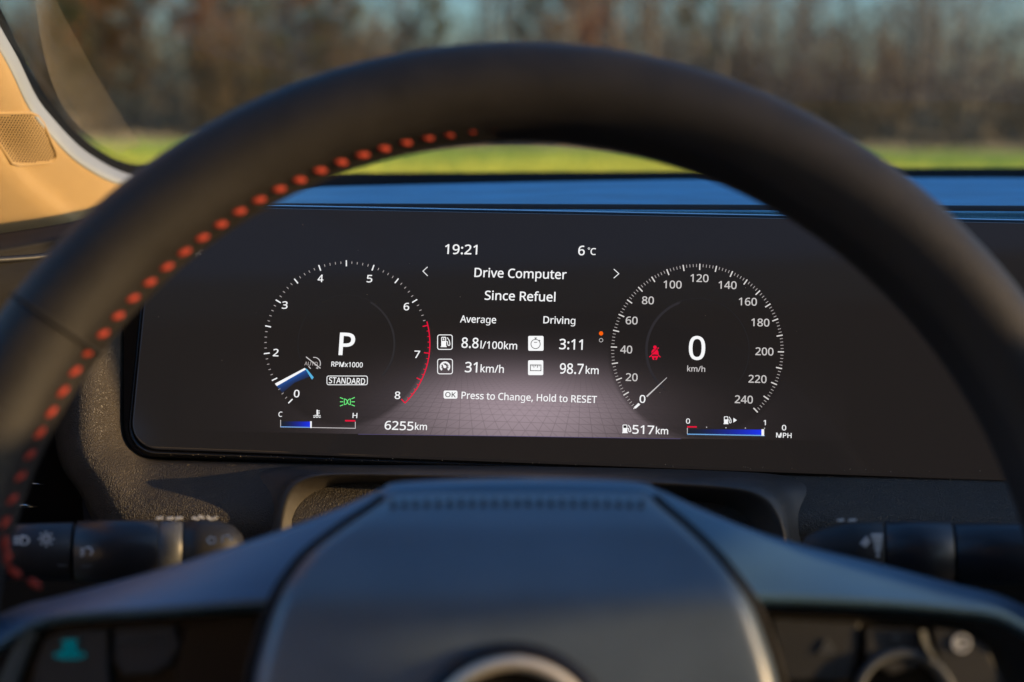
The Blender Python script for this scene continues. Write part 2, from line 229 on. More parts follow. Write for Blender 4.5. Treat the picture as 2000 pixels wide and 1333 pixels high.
# ------------------------------------------------------------------ letter outlines (x,y in 1/480 of a capital): character|advance|loops
GLYPHS = """
 |175|
%|558|131,185 102,190 77,203 58,225 44,255 36,292 33,336 36,380 43,417 56,447 75,469 100,482 131,486 161,482 186,469 206,447 220,417 229,380 232,336 229,292 221,255 207,225 188,203 162,190;120,0 386,480 438,480 172,0;131,228 160,240 177,276 183,336 177,397 160,433 131,445 116,442 103,433 94,417 87,396 83,369 82,336 83,304 87,277 94,255 103,240 116,231;424,-7 395,-2 371,11 352,33 338,63 329,100 326,144 329,188 337,225 350,255 369,277 393,290 424,294 454,290 479,277 499,255 514,225 522,188 525,144 522,100 514,63 501,33 481,11 456,-2;424,36 453,48 470,84 476,144 470,204 453,240 424,252 409,249 396,240 387,225 380,204 376,177 375,144 376,111 380,84 387,63 396,48 409,39
,|180|28,-87 47,-3 61,78 124,78 129,71 104,-8 71,-87
.|180|89,-9 79,-8 69,-5 60,1 53,10 49,22 48,36 49,51 53,63 60,71 69,77 79,80 89,81 100,80 110,77 119,71 126,63 130,51 132,36 130,22 126,10 119,1 110,-5 100,-8
/|250|7,0 185,480 243,480 64,0
0|384|191,-7 142,0 102,22 72,59 50,108 37,168 33,240 35,290 40,334 49,373 61,407 78,435 99,458 125,474 156,484 191,487 240,480 281,458 312,422 334,373 347,312 351,240 349,191 344,147 335,108 322,74 305,46 284,23 258,6 227,-4;191,44 224,49 249,65 268,92 281,130 289,180 291,240 289,300 281,350 268,388 249,415 224,431 191,437 159,431 133,415 115,388 102,350 95,300 92,240 95,180 102,131 115,93 133,66 159,49
1|384|181,0 181,335 181,381 183,418 164,400 142,381 91,339 60,379 189,480 238,480 238,0
2|384|32,0 32,49 158,176 219,240 234,259 247,278 257,296 264,315 268,334 269,355 266,380 259,400 246,415 229,427 208,434 185,436 162,435 142,431 123,424 106,415 88,404 69,390 38,430 57,445 79,458 102,470 128,479 155,484 185,486 226,482 262,471 291,452 313,427 326,396 330,359 328,334 323,311 314,288 303,267 288,245 271,224 207,155 107,56 107,54 349,54 349,0
3|384|162,-7 137,-6 114,-4 92,-1 71,4 50,11 30,19 30,75 51,66 72,58 95,51 118,47 141,44 163,43 202,46 233,54 256,68 272,87 281,110 284,138 280,165 268,186 249,202 222,213 189,220 150,222 103,222 103,273 150,273 187,276 217,284 240,298 257,316 267,338 271,363 268,385 260,403 247,417 229,428 208,435 183,437 158,436 136,432 117,425 99,417 80,407 62,396 33,437 51,450 72,461 96,471 123,479 152,484 183,486 229,482 266,471 294,453 315,428 327,400 331,367 328,337 319,311 304,290 284,273 260,261 232,253 232,250 267,243 296,231 318,214 333,192 343,166 346,136 344,110 337,85 326,62 311,42 291,25 266,11 236,1 202,-5
4|384|244,0 244,109 14,109 14,159 240,482 301,482 301,162 371,162 371,109 301,109 301,0;72,162 244,162 244,313 245,372 247,419 244,419 231,392 216,367
5|384|167,-7 143,-6 119,-4 97,0 76,5 58,11 42,19 42,75 59,66 79,58 101,52 124,47 146,45 167,44 200,47 229,55 253,69 271,89 282,115 285,147 282,176 273,200 257,219 234,233 203,241 165,244 122,241 83,234 54,253 72,480 312,480 312,426 122,426 111,287 142,291 185,294 231,290 270,278 302,257 326,229 341,195 346,153 341,107 325,68 299,36 263,12 219,-2
6|384|200,-7 171,-4 143,3 118,16 95,34 75,57 59,86 47,120 39,160 37,205 38,239 41,273 46,307 54,339 65,369 79,397 97,422 119,444 146,462 177,475 214,483 257,486 288,485 316,480 316,430 288,436 258,438 229,436 203,431 181,422 162,411 145,397 132,380 121,361 112,341 106,318 101,294 98,270 96,244 100,244 112,259 126,272 143,284 163,293 187,298 214,300 253,296 286,283 314,262 336,233 349,197 353,154 348,108 334,68 311,36 281,12 244,-2;199,43 226,46 249,55 268,70 282,91 291,119 294,154 291,183 284,207 271,227 253,242 230,251 201,254 181,252 163,248 146,241 132,231 120,220 110,208 103,194 98,180 97,166 98,147 102,127 108,108 117,90 128,75 142,61 159,51 178,45
7|384|91,0 288,426 30,426 30,480 351,480 351,434 156,0
8|384|193,-7 146,-3 106,8 75,27 52,53 38,84 33,122 34,143 39,162 47,179 57,194 69,208 83,221 132,251 110,265 90,281 73,299 59,320 51,344 48,372 50,395 57,416 67,434 81,450 98,463 118,473 141,480 165,485 191,486 231,483 265,473 295,457 317,434 331,406 335,371 334,353 330,336 323,321 313,307 302,295 289,283 275,272 260,263 244,254 298,222 313,209 326,196 336,181 344,164 349,145 351,124 346,87 332,55 308,29 276,9 238,-3;194,277 216,287 236,299 253,312 266,328 274,347 277,369 274,390 266,407 253,421 236,431 215,437 191,439 168,437 147,431 130,421 117,407 109,390 106,369 107,354 111,340 118,328 127,317 137,308 150,299;192,40 222,43 247,50 267,63 281,80 290,101 293,124 290,146 281,165 265,182 245,197 221,210 192,222 181,226 154,213 132,199 114,183 101,165 93,145 91,122 94,100 102,80 116,63 135,50 161,43
9|384|129,-7 98,-5 69,0 69,50 87,46 107,43 128,42 157,44 183,49 205,57 224,68 241,82 254,99 265,118 274,138 280,161 285,185 288,209 289,235 285,235 274,221 260,208 243,196 222,187 198,181 171,179 133,183 100,196 72,217 51,246 38,282 34,324 36,356 42,385 53,411 67,433 85,452 106,467 130,478 157,484 187,486 216,484 244,476 269,463 292,445 312,422 328,393 340,359 347,320 349,275 348,240 345,206 340,173 332,141 321,110 307,82 289,57 267,35 240,17 208,4 171,-4;184,226 205,227 223,232 240,239 254,248 266,259 276,272 283,285 288,299 289,314 288,333 284,352 278,371 269,389 258,404 244,418 228,428 209,435 187,437 161,434 138,424 119,409 104,388 95,360 92,325 95,296 102,272 115,252 133,237 156,229
:|180|89,278 79,279 69,283 60,289 53,298 49,309 48,324 49,339 53,351 60,359 69,365 79,368 89,369 100,368 110,365 119,359 126,351 130,339 132,324 130,309 126,298 119,289 110,283 100,279;89,-9 79,-8 69,-5 60,1 53,10 49,22 48,36 49,51 53,63 60,71 69,77 79,80 89,81 100,80 110,77 119,71 126,63 130,51 132,36 130,22 126,10 119,1 110,-5 100,-8
A|429|0,0 187,482 242,482 428,0 366,0 308,148 118,148 61,0;138,202 290,202 236,347 230,367 221,396 214,419 203,378 193,347
C|424|261,-7 215,-4 174,7 139,24 109,47 84,75 65,109 52,149 44,192 41,240 44,287 53,329 67,368 88,402 114,431 146,455 183,472 224,483 271,486 320,483 364,474 404,458 379,407 330,425 311,429 292,432 271,433 223,427 182,410 149,381 125,343 110,296 105,240 110,184 123,137 146,98 178,69 220,52 270,46 291,47 311,49 330,52 385,65 385,13 367,7 348,2 329,-2
D|490|65,0 65,480 213,480 259,477 301,468 338,453 371,432 398,406 420,374 436,336 446,293 449,244 442,170 420,109 383,61 333,27 272,7 199,0;126,52 191,52 299,73 364,136 385,242 380,300 364,347 338,383 302,408 258,423 204,428 126,428
E|373|65,0 65,480 333,480 333,426 126,426 126,277 321,277 321,224 126,224 126,53 333,53 333,0
H|498|65,0 65,480 126,480 126,277 371,277 371,480 432,480 432,0 371,0 371,224 126,224 126,0
K|416|65,0 65,480 126,480 126,243 167,289 208,334 338,480 408,480 218,271 416,0 345,0 175,229 126,186 126,0
M|609|65,0 65,480 154,480 302,87 305,87 455,480 544,480 544,0 484,0 484,295 486,364 489,420 486,420 326,0 277,0 119,420 116,420 120,364 121,291 121,0
N|510|65,0 65,480 135,480 391,83 394,83 392,115 390,162 389,209 389,480 445,480 445,0 375,0 118,398 116,398 119,340 121,268 121,0
O|525|263,-7 216,-3 175,7 139,24 109,48 84,77 65,111 52,150 44,193 41,241 44,288 52,331 65,370 84,404 109,433 139,456 175,473 216,484 263,487 308,484 349,473 384,456 414,433 439,404 458,370 472,331 481,288 484,240 481,193 472,149 458,110 439,76 414,48 384,24 349,7 308,-3;263,46 312,52 352,69 382,98 403,137 416,184 420,240 416,296 403,344 382,382 352,411 312,428 263,434 214,428 174,411 143,382 122,344 109,296 105,240 109,184 122,137 143,98 173,69 213,52
P|406|65,0 65,480 192,480 249,476 295,463 329,443 353,415 367,380 372,338 370,312 364,288 354,264 339,243 319,224 294,208 263,196 226,189 181,187 126,187 126,0;126,238 174,238 216,241 250,248 276,261 295,279 306,304 310,336 307,364 297,387 280,405 256,418 225,425 187,428 126,428
R|418|65,0 65,480 197,480 252,476 296,465 329,446 353,419 367,385 372,343 370,319 366,298 358,279 348,263 336,250 322,239 307,230 292,222 276,215 408,0 337,0 221,198 126,198 126,0;126,249 197,249 233,252 261,259 283,272 298,290 307,313 310,340 307,369 297,391 281,407 259,418 230,425 194,427 126,427
S|369|166,-7 140,-6 115,-4 91,-1 70,4 51,9 34,16 34,74 94,54 118,50 143,47 169,46 201,48 228,55 249,66 265,82 274,101 277,123 276,138 272,151 267,163 258,173 247,183 232,192 214,202 191,212 164,222 126,238 96,256 72,276 54,300 44,330 40,364 42,388 49,410 60,429 75,446 93,460 114,471 138,479 164,484 193,486 219,485 243,483 266,479 287,473 307,467 326,459 307,408 253,426 233,430 213,432 192,433 164,431 142,425 124,414 111,400 104,383 101,363 102,348 106,335 111,323 119,313 130,303 144,294 161,285 182,276 206,267 233,256 257,245 278,233 296,221 310,207 322,191 330,173 335,152 337,128 332,89 317,56 291,29 256,9 215,-3
T|373|156,0 156,426 7,426 7,480 366,480 366,426 217,426 217,0
U|491|243,-7 188,-1 143,15 107,42 81,78 65,121 60,171 60,480 121,480 121,169 124,133 135,102 152,78 176,60 208,49 246,46 286,50 317,61 341,80 357,105 367,135 370,169 370,480 430,480 430,169 428,137 421,107 410,80 394,55 373,34 348,16 318,3 283,-4
a|377|144,-7 114,-4 87,5 63,19 45,39 35,66 31,100 36,133 50,161 73,183 106,199 150,210 203,215 265,217 265,238 263,265 256,286 245,301 230,311 212,316 190,318 171,317 153,315 136,310 89,291 71,335 87,343 106,351 126,357 148,362 170,365 193,366 233,363 266,353 291,337 308,314 319,283 322,245 322,0 279,0 268,51 265,51 249,33 233,18 216,7 197,-1 173,-5;158,41 187,44 212,52 234,66 251,86 261,112 264,144 264,176 211,174 171,170 140,163 118,152 104,138 95,120 92,99 94,81 100,66 110,55 124,47 140,43
c|322|201,-7 171,-5 143,2 117,13 94,28 74,48 58,73 46,103 39,138 37,178 39,219 47,255 59,286 76,311 96,332 119,347 146,358 175,365 206,367 224,366 242,364 259,361 275,357 288,352 300,347 282,298 244,310 204,315 145,300 110,255 98,179 101,139 110,105 124,79 144,60 170,48 201,44 220,45 237,47 253,50 294,65 294,13 282,7 268,2 254,-2
d|413|185,-7 143,-2 107,14 77,40 55,76 41,123 37,179 41,236 55,283 78,319 108,346 144,362 185,367 211,365 234,360 254,351 270,340 285,328 297,314 301,314 299,339 297,367 297,510 356,510 356,0 308,0 300,48 297,48 285,34 271,21 254,9 234,0 211,-5;194,42 228,46 255,56 274,74 287,98 295,129 298,168 298,179 295,220 288,254 275,282 256,302 229,314 193,318 164,314 141,301 122,280 109,252 101,218 98,178 101,138 109,105 122,78 141,58 165,46
e|379|210,-7 177,-5 147,2 120,14 96,30 75,51 59,76 47,106 39,139 37,177 39,215 46,249 57,279 72,305 90,327 112,344 137,357 165,364 196,367 226,365 252,358 276,347 296,331 313,312 327,290 337,264 343,235 345,204 345,169 98,169 102,131 112,100 129,76 152,58 180,47 213,44 235,45 255,47 274,50 292,55 310,61 328,69 328,17 274,-1 255,-4 234,-6;99,216 283,216 281,244 274,269 262,290 245,306 222,315 195,318 169,315 147,306 129,291 115,271 105,246
f|231|73,0 73,314 10,314 10,342 73,362 73,383 77,425 87,458 104,483 127,500 156,511 190,514 229,510 260,502 244,455 220,462 191,465 173,463 158,457 147,446 139,430 134,409 132,383 132,360 223,360 223,314 132,314 132,0
g|413|195,-161 145,-159 102,-151 65,-138 65,-84 104,-100 148,-109 198,-112 227,-109 251,-100 271,-85 286,-65 295,-40 298,-11 298,3 298,27 300,48 297,48 269,17 231,-1 185,-7 142,-1 106,15 76,42 54,79 41,125 37,179 41,233 54,278 76,316 106,344 142,361 185,367 208,365 229,361 249,353 267,343 283,329 298,312 301,312 309,360 356,360 356,-6 352,-53 339,-92 317,-122 286,-144 245,-157;194,42 227,45 253,55 273,71 287,94 295,126 298,165 298,179 295,224 287,259 273,285 253,303 226,313 193,317 165,313 142,301 123,281 109,254 101,220 98,179 101,138 109,104 123,77 142,57 165,46
h|415|57,0 57,510 116,510 116,361 113,310 117,310 130,327 145,341 164,352 185,360 206,364 229,366 269,363 302,352 328,335 346,310 357,276 361,234 361,0 302,0 302,230 293,278 266,307 222,317 186,313 158,302 139,283 126,257 119,225 116,186 116,0
i|173|87,420 78,421 69,424 62,429 57,436 53,446 52,457 53,469 57,479 62,486 69,491 78,494 87,495 96,494 104,491 111,486 117,479 121,469 122,457 121,446 117,436 111,429 104,424 96,421;57,0 57,360 116,360 116,0
k|359|57,0 57,510 116,510 116,244 115,216 113,185 116,185 128,201 144,221 158,238 273,360 343,360 197,206 353,0 281,0 156,168 116,132 116,0
l|173|57,0 57,510 116,510 116,0
m|628|57,0 57,360 105,360 113,311 117,311 129,328 144,342 162,353 181,361 202,365 223,367 273,360 309,340 333,306 336,306 350,325 367,340 386,352 407,360 429,365 452,367 489,363 520,353 543,335 560,310 570,277 574,234 574,0 515,0 515,232 507,279 483,308 442,317 410,314 385,304 367,287 355,264 347,234 345,199 345,0 286,0 286,232 278,279 253,308 212,317 180,313 155,302 137,283 125,258 118,226 116,187 116,0
n|415|57,0 57,360 105,360 113,311 117,311 130,328 146,342 165,353 186,361 208,365 230,367 270,363 302,353 328,335 346,310 357,277 361,234 361,0 302,0 302,230 293,278 266,307 222,317 186,313 158,302 139,283 126,258 119,226 116,187 116,0
o|406|202,-7 171,-4 143,3 117,15 94,32 74,53 58,79 46,109 39,143 37,181 42,236 57,281 82,318 116,345 156,362 204,367 236,364 264,357 290,345 313,328 333,307 349,282 361,252 368,219 370,181 365,126 350,79 325,42 291,15 250,-1;203,42 236,46 263,59 283,80 297,107 306,141 309,181 306,220 297,254 283,281 263,301 236,313 203,317 169,313 143,301 123,281 109,254 101,220 98,181 101,141 109,107 123,80 143,59 170,46
p|413|57,-161 57,360 105,360 113,311 116,311 128,326 142,339 158,351 178,360 201,365 228,367 270,362 305,346 335,320 358,284 372,238 376,181 372,124 358,78 335,41 305,14 269,-2 228,-7 202,-5 179,0 159,9 142,20 128,33 116,46 112,46 115,17 116,-13 116,-161;219,42 240,44 258,50 273,60 286,74 297,91 305,110 311,132 314,155 315,181 312,220 304,253 291,280 272,301 248,313 218,317 185,314 159,303 140,286 127,262 119,231 116,192 116,181 118,140 126,105 138,78 157,58 184,46
r|277|57,0 57,360 105,360 112,294 115,294 127,313 142,330 160,345 179,357 201,365 225,367 247,366 267,363 260,308 241,312 221,313 203,311 186,306 169,298 154,287 141,273 131,256 123,236 118,215 116,192 116,0
s|322|148,-7 124,-6 102,-4 83,-1 66,4 50,9 35,16 35,70 87,50 107,45 128,42 149,41 176,43 198,47 214,55 225,66 232,79 234,94 233,103 231,111 227,118 221,125 212,133 200,140 146,164 86,191 71,200 58,211 48,223 40,237 36,253 34,271 38,299 51,323 72,342 99,356 131,364 169,367 191,366 211,364 231,360 284,343 264,296 216,312 200,315 183,317 165,318 143,317 125,313 110,307 99,298 93,287 91,275 92,265 95,257 99,249 129,229 183,206 242,180 257,170 269,159 279,147 286,134 290,118 291,99 287,67 274,41 253,20 224,5 189,-4
t|242|167,-7 149,-6 131,-2 115,3 100,11 87,23 77,37 69,55 64,78 62,105 62,314 11,314 11,343 62,366 86,443 121,443 121,360 225,360 225,314 121,314 121,106 123,86 128,70 137,57 148,49 162,44 177,42 205,44 228,49 228,4 201,-4
u|415|184,-7 144,-3 112,7 86,25 68,50 57,83 53,124 53,360 113,360 113,128 122,80 148,52 193,42 229,46 256,57 276,76 289,102 296,134 299,173 299,360 358,360 358,0 310,0 301,48 298,48 285,31 269,17 250,6 229,-1 207,-5
v|341|136,0 0,360 63,360 140,148 151,115 162,80 169,52 171,52 179,81 190,116 201,148 278,360 341,360 204,0
x|355|12,0 142,184 18,360 85,360 178,224 270,360 336,360 212,184 343,0 276,0 178,144 79,0
°|403|64,0 64,480 339,480 339,0;98,34 306,34 306,445 98,445
"""

# ------------------------------------------------------------------ instrument display
PSI, TILT = R_(5.8), R_(20)
_dx = Vector((math.cos(PSI), -math.sin(PSI), 0))
_dn = Vector((-math.sin(PSI) * math.cos(TILT), -math.cos(PSI) * math.cos(TILT), math.sin(TILT)))
DF = Frame(at(1010, 650, .64), _dx, _dn.cross(_dx))
disp = empty('instrument_display', DF.m, 'wide black glass instrument display behind the steering wheel, gauges lit', 'display')
H1, H2, H3, H4 = .00025, .0005, .00075, .0010            # print layers on the glass

def rrect(x0, y0, x1, y1, r, n=8):
    P = []
    for cx, cy, a in ((x1 - r, y1 - r, 0), (x0 + r, y1 - r, 90), (x0 + r, y0 + r, 180), (x1 - r, y0 + r, 270)):
        P += [(cx + r * math.cos(R_(a + 90 * k / n)), cy + r * math.sin(R_(a + 90 * k / n))) for k in range(n + 1)]
    return P
_bl = DF.hit(237, 893); _tr = DF.hit(1010, 406)
PX0, PY0, PX1, PY1 = _bl.x, DF.hit(600, 902).y, .44, _tr.y
# rounded slab: rings of the outline, from the back, over a small rounded edge, to the flat face
def slab(x0, y0, x1, y1, r, prof, n=10):
    V, Fc = [], []; rings = []
    for inset, z in prof:
        P = rrect(x0 + inset, y0 + inset, x1 - inset, y1 - inset, max(r - inset, .001), n)
        rings.append(len(V)); V += [Vector((x, y, z)) for x, y in P]
    m = len(P)
    for a, b in zip(rings, rings[1:]): Fc += [(a + k, a + (k + 1) % m, b + (k + 1) % m, b + k) for k in range(m)]
    Fc.append(tuple(range(rings[-1], rings[-1] + m))); return V, Fc
v, f = slab(PX0, PY0, PX1, PY1, .0150, [(.0012, -.018), (0, -.016), (0, -.0045), (.0004, -.0032), (.0012, -.0024), (.0022, -.0022), (.0026, -.0030), (.0034, -.0034)])
obj('bezel', v, f, M['gloss'], disp)
v, f = tube([Vector((PX0 + .016 + (PX1 - PX0 - .03) * t / 12, PY1 - .0019, -.0068)) for t in range(13)], .0028, 20); obj('edge_glint', v, f, surf('glint_metal', (.86, .88, .90), .20, .5, metal=1, tint=(40, .05)), disp)  # metal strip added as the sky highlight on the bezel's top edge
# the pane: black glass with a faint emission added to lift its black
m_, nt, b = new_mat('display_glass')
b.inputs['Base Color'].default_value = (.004, .004, .004, 1); b.inputs['Roughness'].default_value = .06; b.inputs['Specular IOR Level'].default_value = .25
b.inputs['Emission Color'].default_value = (.0150, .0122, .0115, 1); b.inputs['Emission Strength'].default_value = 1 / EXPO
nz = noise_node(nt, 14, 4, .6); mr = nt.nodes.new('ShaderNodeMapRange'); mr.inputs['To Min'].default_value = .04; mr.inputs['To Max'].default_value = .11
nt.links.new(nz.outputs[0], mr.inputs[0]); nt.links.new(mr.outputs[0], b.inputs['Roughness'])
v, f = slab(PX0 + .0034, PY0 + .0034, PX1 - .0034, PY1 - .0024, .0125, [(0, -.0034), (0, -.0006), (.0003, -.0001), (.0008, 0)])
obj('glass', v, f, m_, disp, smooth=False)

def duv(px, py): p = DF.hit(px, py); return (p.x, p.y)
def flat(name, polys, mat, parent=disp, h=H2, holes=True):
    """polys: list of outlines in display coordinates; each item is [outer, hole, hole...] or one outline"""
    V, Fc = [], []
    for item in polys:
        loops = item if isinstance(item[0][0], (tuple, list)) else [item]
        L = [[Vector((x, y, h)) for x, y in lp] for lp in loops]
        k = len(V); tris = tessellate_polygon(L)
        for lp in L: V += lp
        Fc += [tuple(i + k for i in t) for t in tris]
    o = obj(name, V, Fc, mat, parent, smooth=False, fix=False)
    me = o.data; bm = bmesh.new(); bm.from_mesh(me)
    for fc in bm.faces:
        if fc.normal.z < 0: fc.normal_flip()
    bm.to_mesh(me); bm.free()
    return o
PXM = (DF.hit(1010, 650).x - DF.hit(1009, 650).x)        # one photo pixel in metres on the glass
def stroke(pts, w, closed=False):                        # pts in display coordinates -> outline ribbon
    n = len(pts); L, Rr = [], []
    for i in range(n):
        a = pts[(i - 1) % n] if (closed or i > 0) else pts[i]; c = pts[(i + 1) % n] if (closed or i < n - 1) else pts[i]; p = pts[i]
        d1 = Vector((p[0] - a[0], p[1] - a[1])); d2 = Vector((c[0] - p[0], c[1] - p[1]))
        if d1.length < 1e-9: d1 = d2
        if d2.length < 1e-9: d2 = d1
        d1.normalize(); d2.normalize(); nn = Vector((-(d1.y + d2.y), d1.x + d2.x)); nn.normalize()
        k = w / 2 / max(nn.dot(Vector((-d1.y, d1.x))), .4)
        L.append((p[0] + nn.x * k, p[1] + nn.y * k)); Rr.append((p[0] - nn.x * k, p[1] - nn.y * k))
    q = []
    for i in range(n if closed else n - 1):
        j = (i + 1) % n; q.append([L[i], L[j], Rr[j], Rr[i]])
    return q
def pst(pp, w, closed=False): return stroke([duv(*p) for p in pp], w * PXM, closed)
def arc(cx, cy, r, a0, a1, n=48): return [(cx + r * math.cos(R_(a0 + (a1 - a0) * k / n)), cy - r * math.sin(R_(a0 + (a1 - a0) * k / n))) for k in range(n + 1)]
def disc(cx, cy, r, n=20): return [duv(*p) for p in arc(cx, cy, r, 0, 360, n)[:-1]]
def pprect(x0, y0, x1, y1, r): return [duv(*p) for p in rrect(x0, y0, x1, y1, r, 5)]
def ppoly(*pp): return [duv(*p) for p in pp]

GLY = {}
for line in GLYPHS.strip('\n').split('\n'):
    c, adv, body = line[0], line[2:].split('|')[0], line[2:].split('|')[1]
    GLY[c] = (int(adv), [[tuple(map(int, q.split(','))) for q in lp.split(' ')] for lp in body.split(';')] if body else [])
def area(lp): return sum(a[0] * b[1] - b[0] * a[1] for a, b in zip(lp, lp[1:] + lp[:1]))
def fatten(lp, k):                                        # push a loop outwards by k units (holes inwards)
    n = len(lp); o = []
    for i in range(n):
        a, p, c = lp[i - 1], lp[i], lp[(i + 1) % n]
        d1 = Vector((p[0] - a[0], p[1] - a[1])).normalized(); d2 = Vector((c[0] - p[0], c[1] - p[1])).normalized()
        nn = Vector((-(d1.y + d2.y), d1.x + d2.x))
        if nn.length < .05: nn = Vector((-d1.y, d1.x))
        nn.normalize(); q = k / max(nn.dot(Vector((-d1.y, d1.x))), .6)
        o.append((p[0] + nn.x * q, p[1] + nn.y * q))
    return o
def text(name, s, x0, x1, yb, cap, mat, parent=disp, h=H3, bold=7):
    """lettering: ink from photo column x0 to x1, baseline yb, capitals cap pixels high"""
    items, x, lo, hi = [], 0, 1e9, -1e9
    for c in s:
        adv, lps = GLY[c]
        outs = [lp for lp in lps if area(lp) < 0]; ins = [lp for lp in lps if area(lp) >= 0]
        if lps and not outs: outs, ins = ins, []
        for o_ in outs:
            xs = [p[0] for p in o_]; ys = [p[1] for p in o_]
            hs = [i for i in ins if min(xs) <= i[0][0] <= max(xs) and min(ys) <= i[0][1] <= max(ys)]
            items.append([[(p[0] + x, p[1]) for p in fatten(lp, 1.5 if c in 'ga' else bold)] for lp in [o_] + hs])
            lo = min(lo, min(xs) + x); hi = max(hi, max(xs) + x)
        x += adv
    u0, v0 = duv(x0, yb); u1 = duv(x1, yb)[0]; hgt = duv(x0, yb - cap)[1] - v0
    sx, sy = (u1 - u0) / (hi - lo), hgt / 480
    T = lambda p: (u0 + (p[0] - lo) * sx, v0 + p[1] * sy)
    polys = [[[T(p) for p in lp] for lp in it] for it in items]
    return flat(name, polys, mat, parent, h)
def num(s, cx, cy, cap, mat, parent):
    w = {1: .75, 2: 1.57, 3: 2.39}[len(s)] * cap
    return text('numeral', s, cx - w / 2, cx + w / 2, cy + cap / 2, cap, mat, parent)

# the lit floor of the picture: a triangulated floor fading into the dark, drawn by the screen
m_, nt, b = new_mat('screen_picture'); X.nt = nt
b.inputs['Base Color'].default_value = (.004, .004, .004, 1); b.inputs['Roughness'].default_value = .08; b.inputs['Specular IOR Level'].default_value = .25
tc = nt.nodes.new('ShaderNodeTexCoord'); sp = nt.nodes.new('ShaderNodeSeparateXYZ'); nt.links.new(tc.outputs['Object'], sp.inputs[0])
c0 = DF.hit(1015, 800); k = 1 / PXM
U = (X(sp.outputs[0]) - c0.x) * k; Vv = (X(sp.outputs[1]) - c0.y) * k          # photo pixels from the glow's centre, up positive
def gauss(x, s): return X.op('EXPONENT', (x * x) * (-1 / (2 * s * s)))
up = X.op('MAXIMUM', Vv, 0.0); dn = X.op('MINIMUM', Vv, 0.0)
vert = gauss(up, 50) * (gauss(dn, 62) * .75 + .25)
hor = gauss(U, 150) * .86 + gauss(U, 225) * .14
lightf = vert * hor
# gauge faces dim the floor
def face(cx, cy, r):
    cc = DF.hit(cx, cy); a = (X(sp.outputs[0]) - cc.x) * k; b2 = (X(sp.outputs[1]) - cc.y) * k
    return X.op('MULTIPLY', X.op('SUBTRACT', (a * a + b2 * b2) * (1 / r / r), .93), 8.0, clamp=True)
msk = (face(677, 672, 163) * .62 + .38) * (face(1362, 685, 169) * .62 + .38)
hz = X.op('MAXIMUM', 118 - Vv, 4.0)
fy = 2600.0 / hz; fx = U / hz * 6.2
def line(e, w):
    fr = X.op('ABSOLUTE', X.op('SUBTRACT', X.op('FRACT', e), .5))
    return X.op('MULTIPLY', X.op('SUBTRACT', fr, .5 - w), 1 / w, clamp=True)
grid = X.op('MAXIMUM', line(fy * .55, .07), X.op('MAXIMUM', line(fx + fy * .275, .05), line(fx - fy * .275, .05)))
lightf = lightf * msk * (1 - grid * .36)
cmb = nt.nodes.new('ShaderNodeCombineColor')
for i, (kk, base) in enumerate(((.340, .0150), (.265, .0122), (.300, .0115))):
    q = lightf * kk + base; nt.links.new(q.v, cmb.inputs[i])
nt.links.new(cmb.outputs[0], b.inputs['Emission Color']); b.inputs['Emission Strength'].default_value = 1 / EXPO
scr = flat('screen', [ppoly((345, 445), (1655, 447), (1655, 862), (345, 843))], m_, disp, H1)
flat('screen_edge', pst([(700, 848.8), (1000, 852.8), (1330, 857.8)], 1.1), glow('edge_glow', (.085, .07, .16)), scr, H2)

# --- tachometer
CX, CY, CR = 677.3, 672.0, 162.6
def tang(v): return 225.7 - (v if v < 0 else v) * 38.73     # v in sevenths of the scale
maj, mnr, redt = [], [], []
for i in range(71):
    a = 225.7 - i * 271.1 / 70; red = a < 15.5
    big = i % 5 == 0; ln = 11.5 if big else 6.8
    if red:
        ln = 10.5 if big else 4.5
        redt += pst([(CX + (CR + .5) * math.cos(R_(a)), CY - (CR + .5) * math.sin(R_(a))), (CX + (CR - ln) * math.cos(R_(a)), CY - (CR - ln) * math.sin(R_(a)))], 2.1 if big else 1.3)
    else:
        seg = pst([(CX + (CR - (0 if big else 2)) * math.cos(R_(a)), CY - (CR - (0 if big else 2)) * math.sin(R_(a))), (CX + (CR - ln) * math.cos(R_(a)), CY - (CR - ln) * math.sin(R_(a)))], 2.3 if big else 1.3)
        (maj if big else mnr).append(seg[0])
tach = flat('tachometer', maj, WHITE, disp, H2)
flat('minor_ticks', mnr, GREY, tach, H2)
flat('red_zone', redt + pst(arc(CX, CY, CR, 15.4, -45.4, 40), 2.1), RED, tach, H2)
flat('inner_ring', pst(arc(CX, CY, 95, 225, -40, 60), 1.0), glow('faint_ring', (.020, .019, .021)), tach, H2)
flat('inner_ring_light', pst(arc(CX, CY, 93.5, 60, -42, 40), 4.0), glow('faint_ring_light', (.030, .027, .029)), tach, H2)
for s, x, y in (('0', 579.7, 769.5), ('2', 539, 689.6), ('3', 556.6, 596.8), ('4', 626.3, 544.7), ('5', 722, 545.3), ('6', 794, 599.8), ('7', 814.8, 692.9), ('8', 776.5, 772.8)):
    num(s, x, y, 14.0, WHITE, tach)
text('gear_letter', 'P', 662.8, 691.3, 693.5, 42, WHITE, tach, H3, 11)
text('unit_text', 'RPMx1000', 647.7, 708.8, 716.7, 9.4, WHITE, tach)
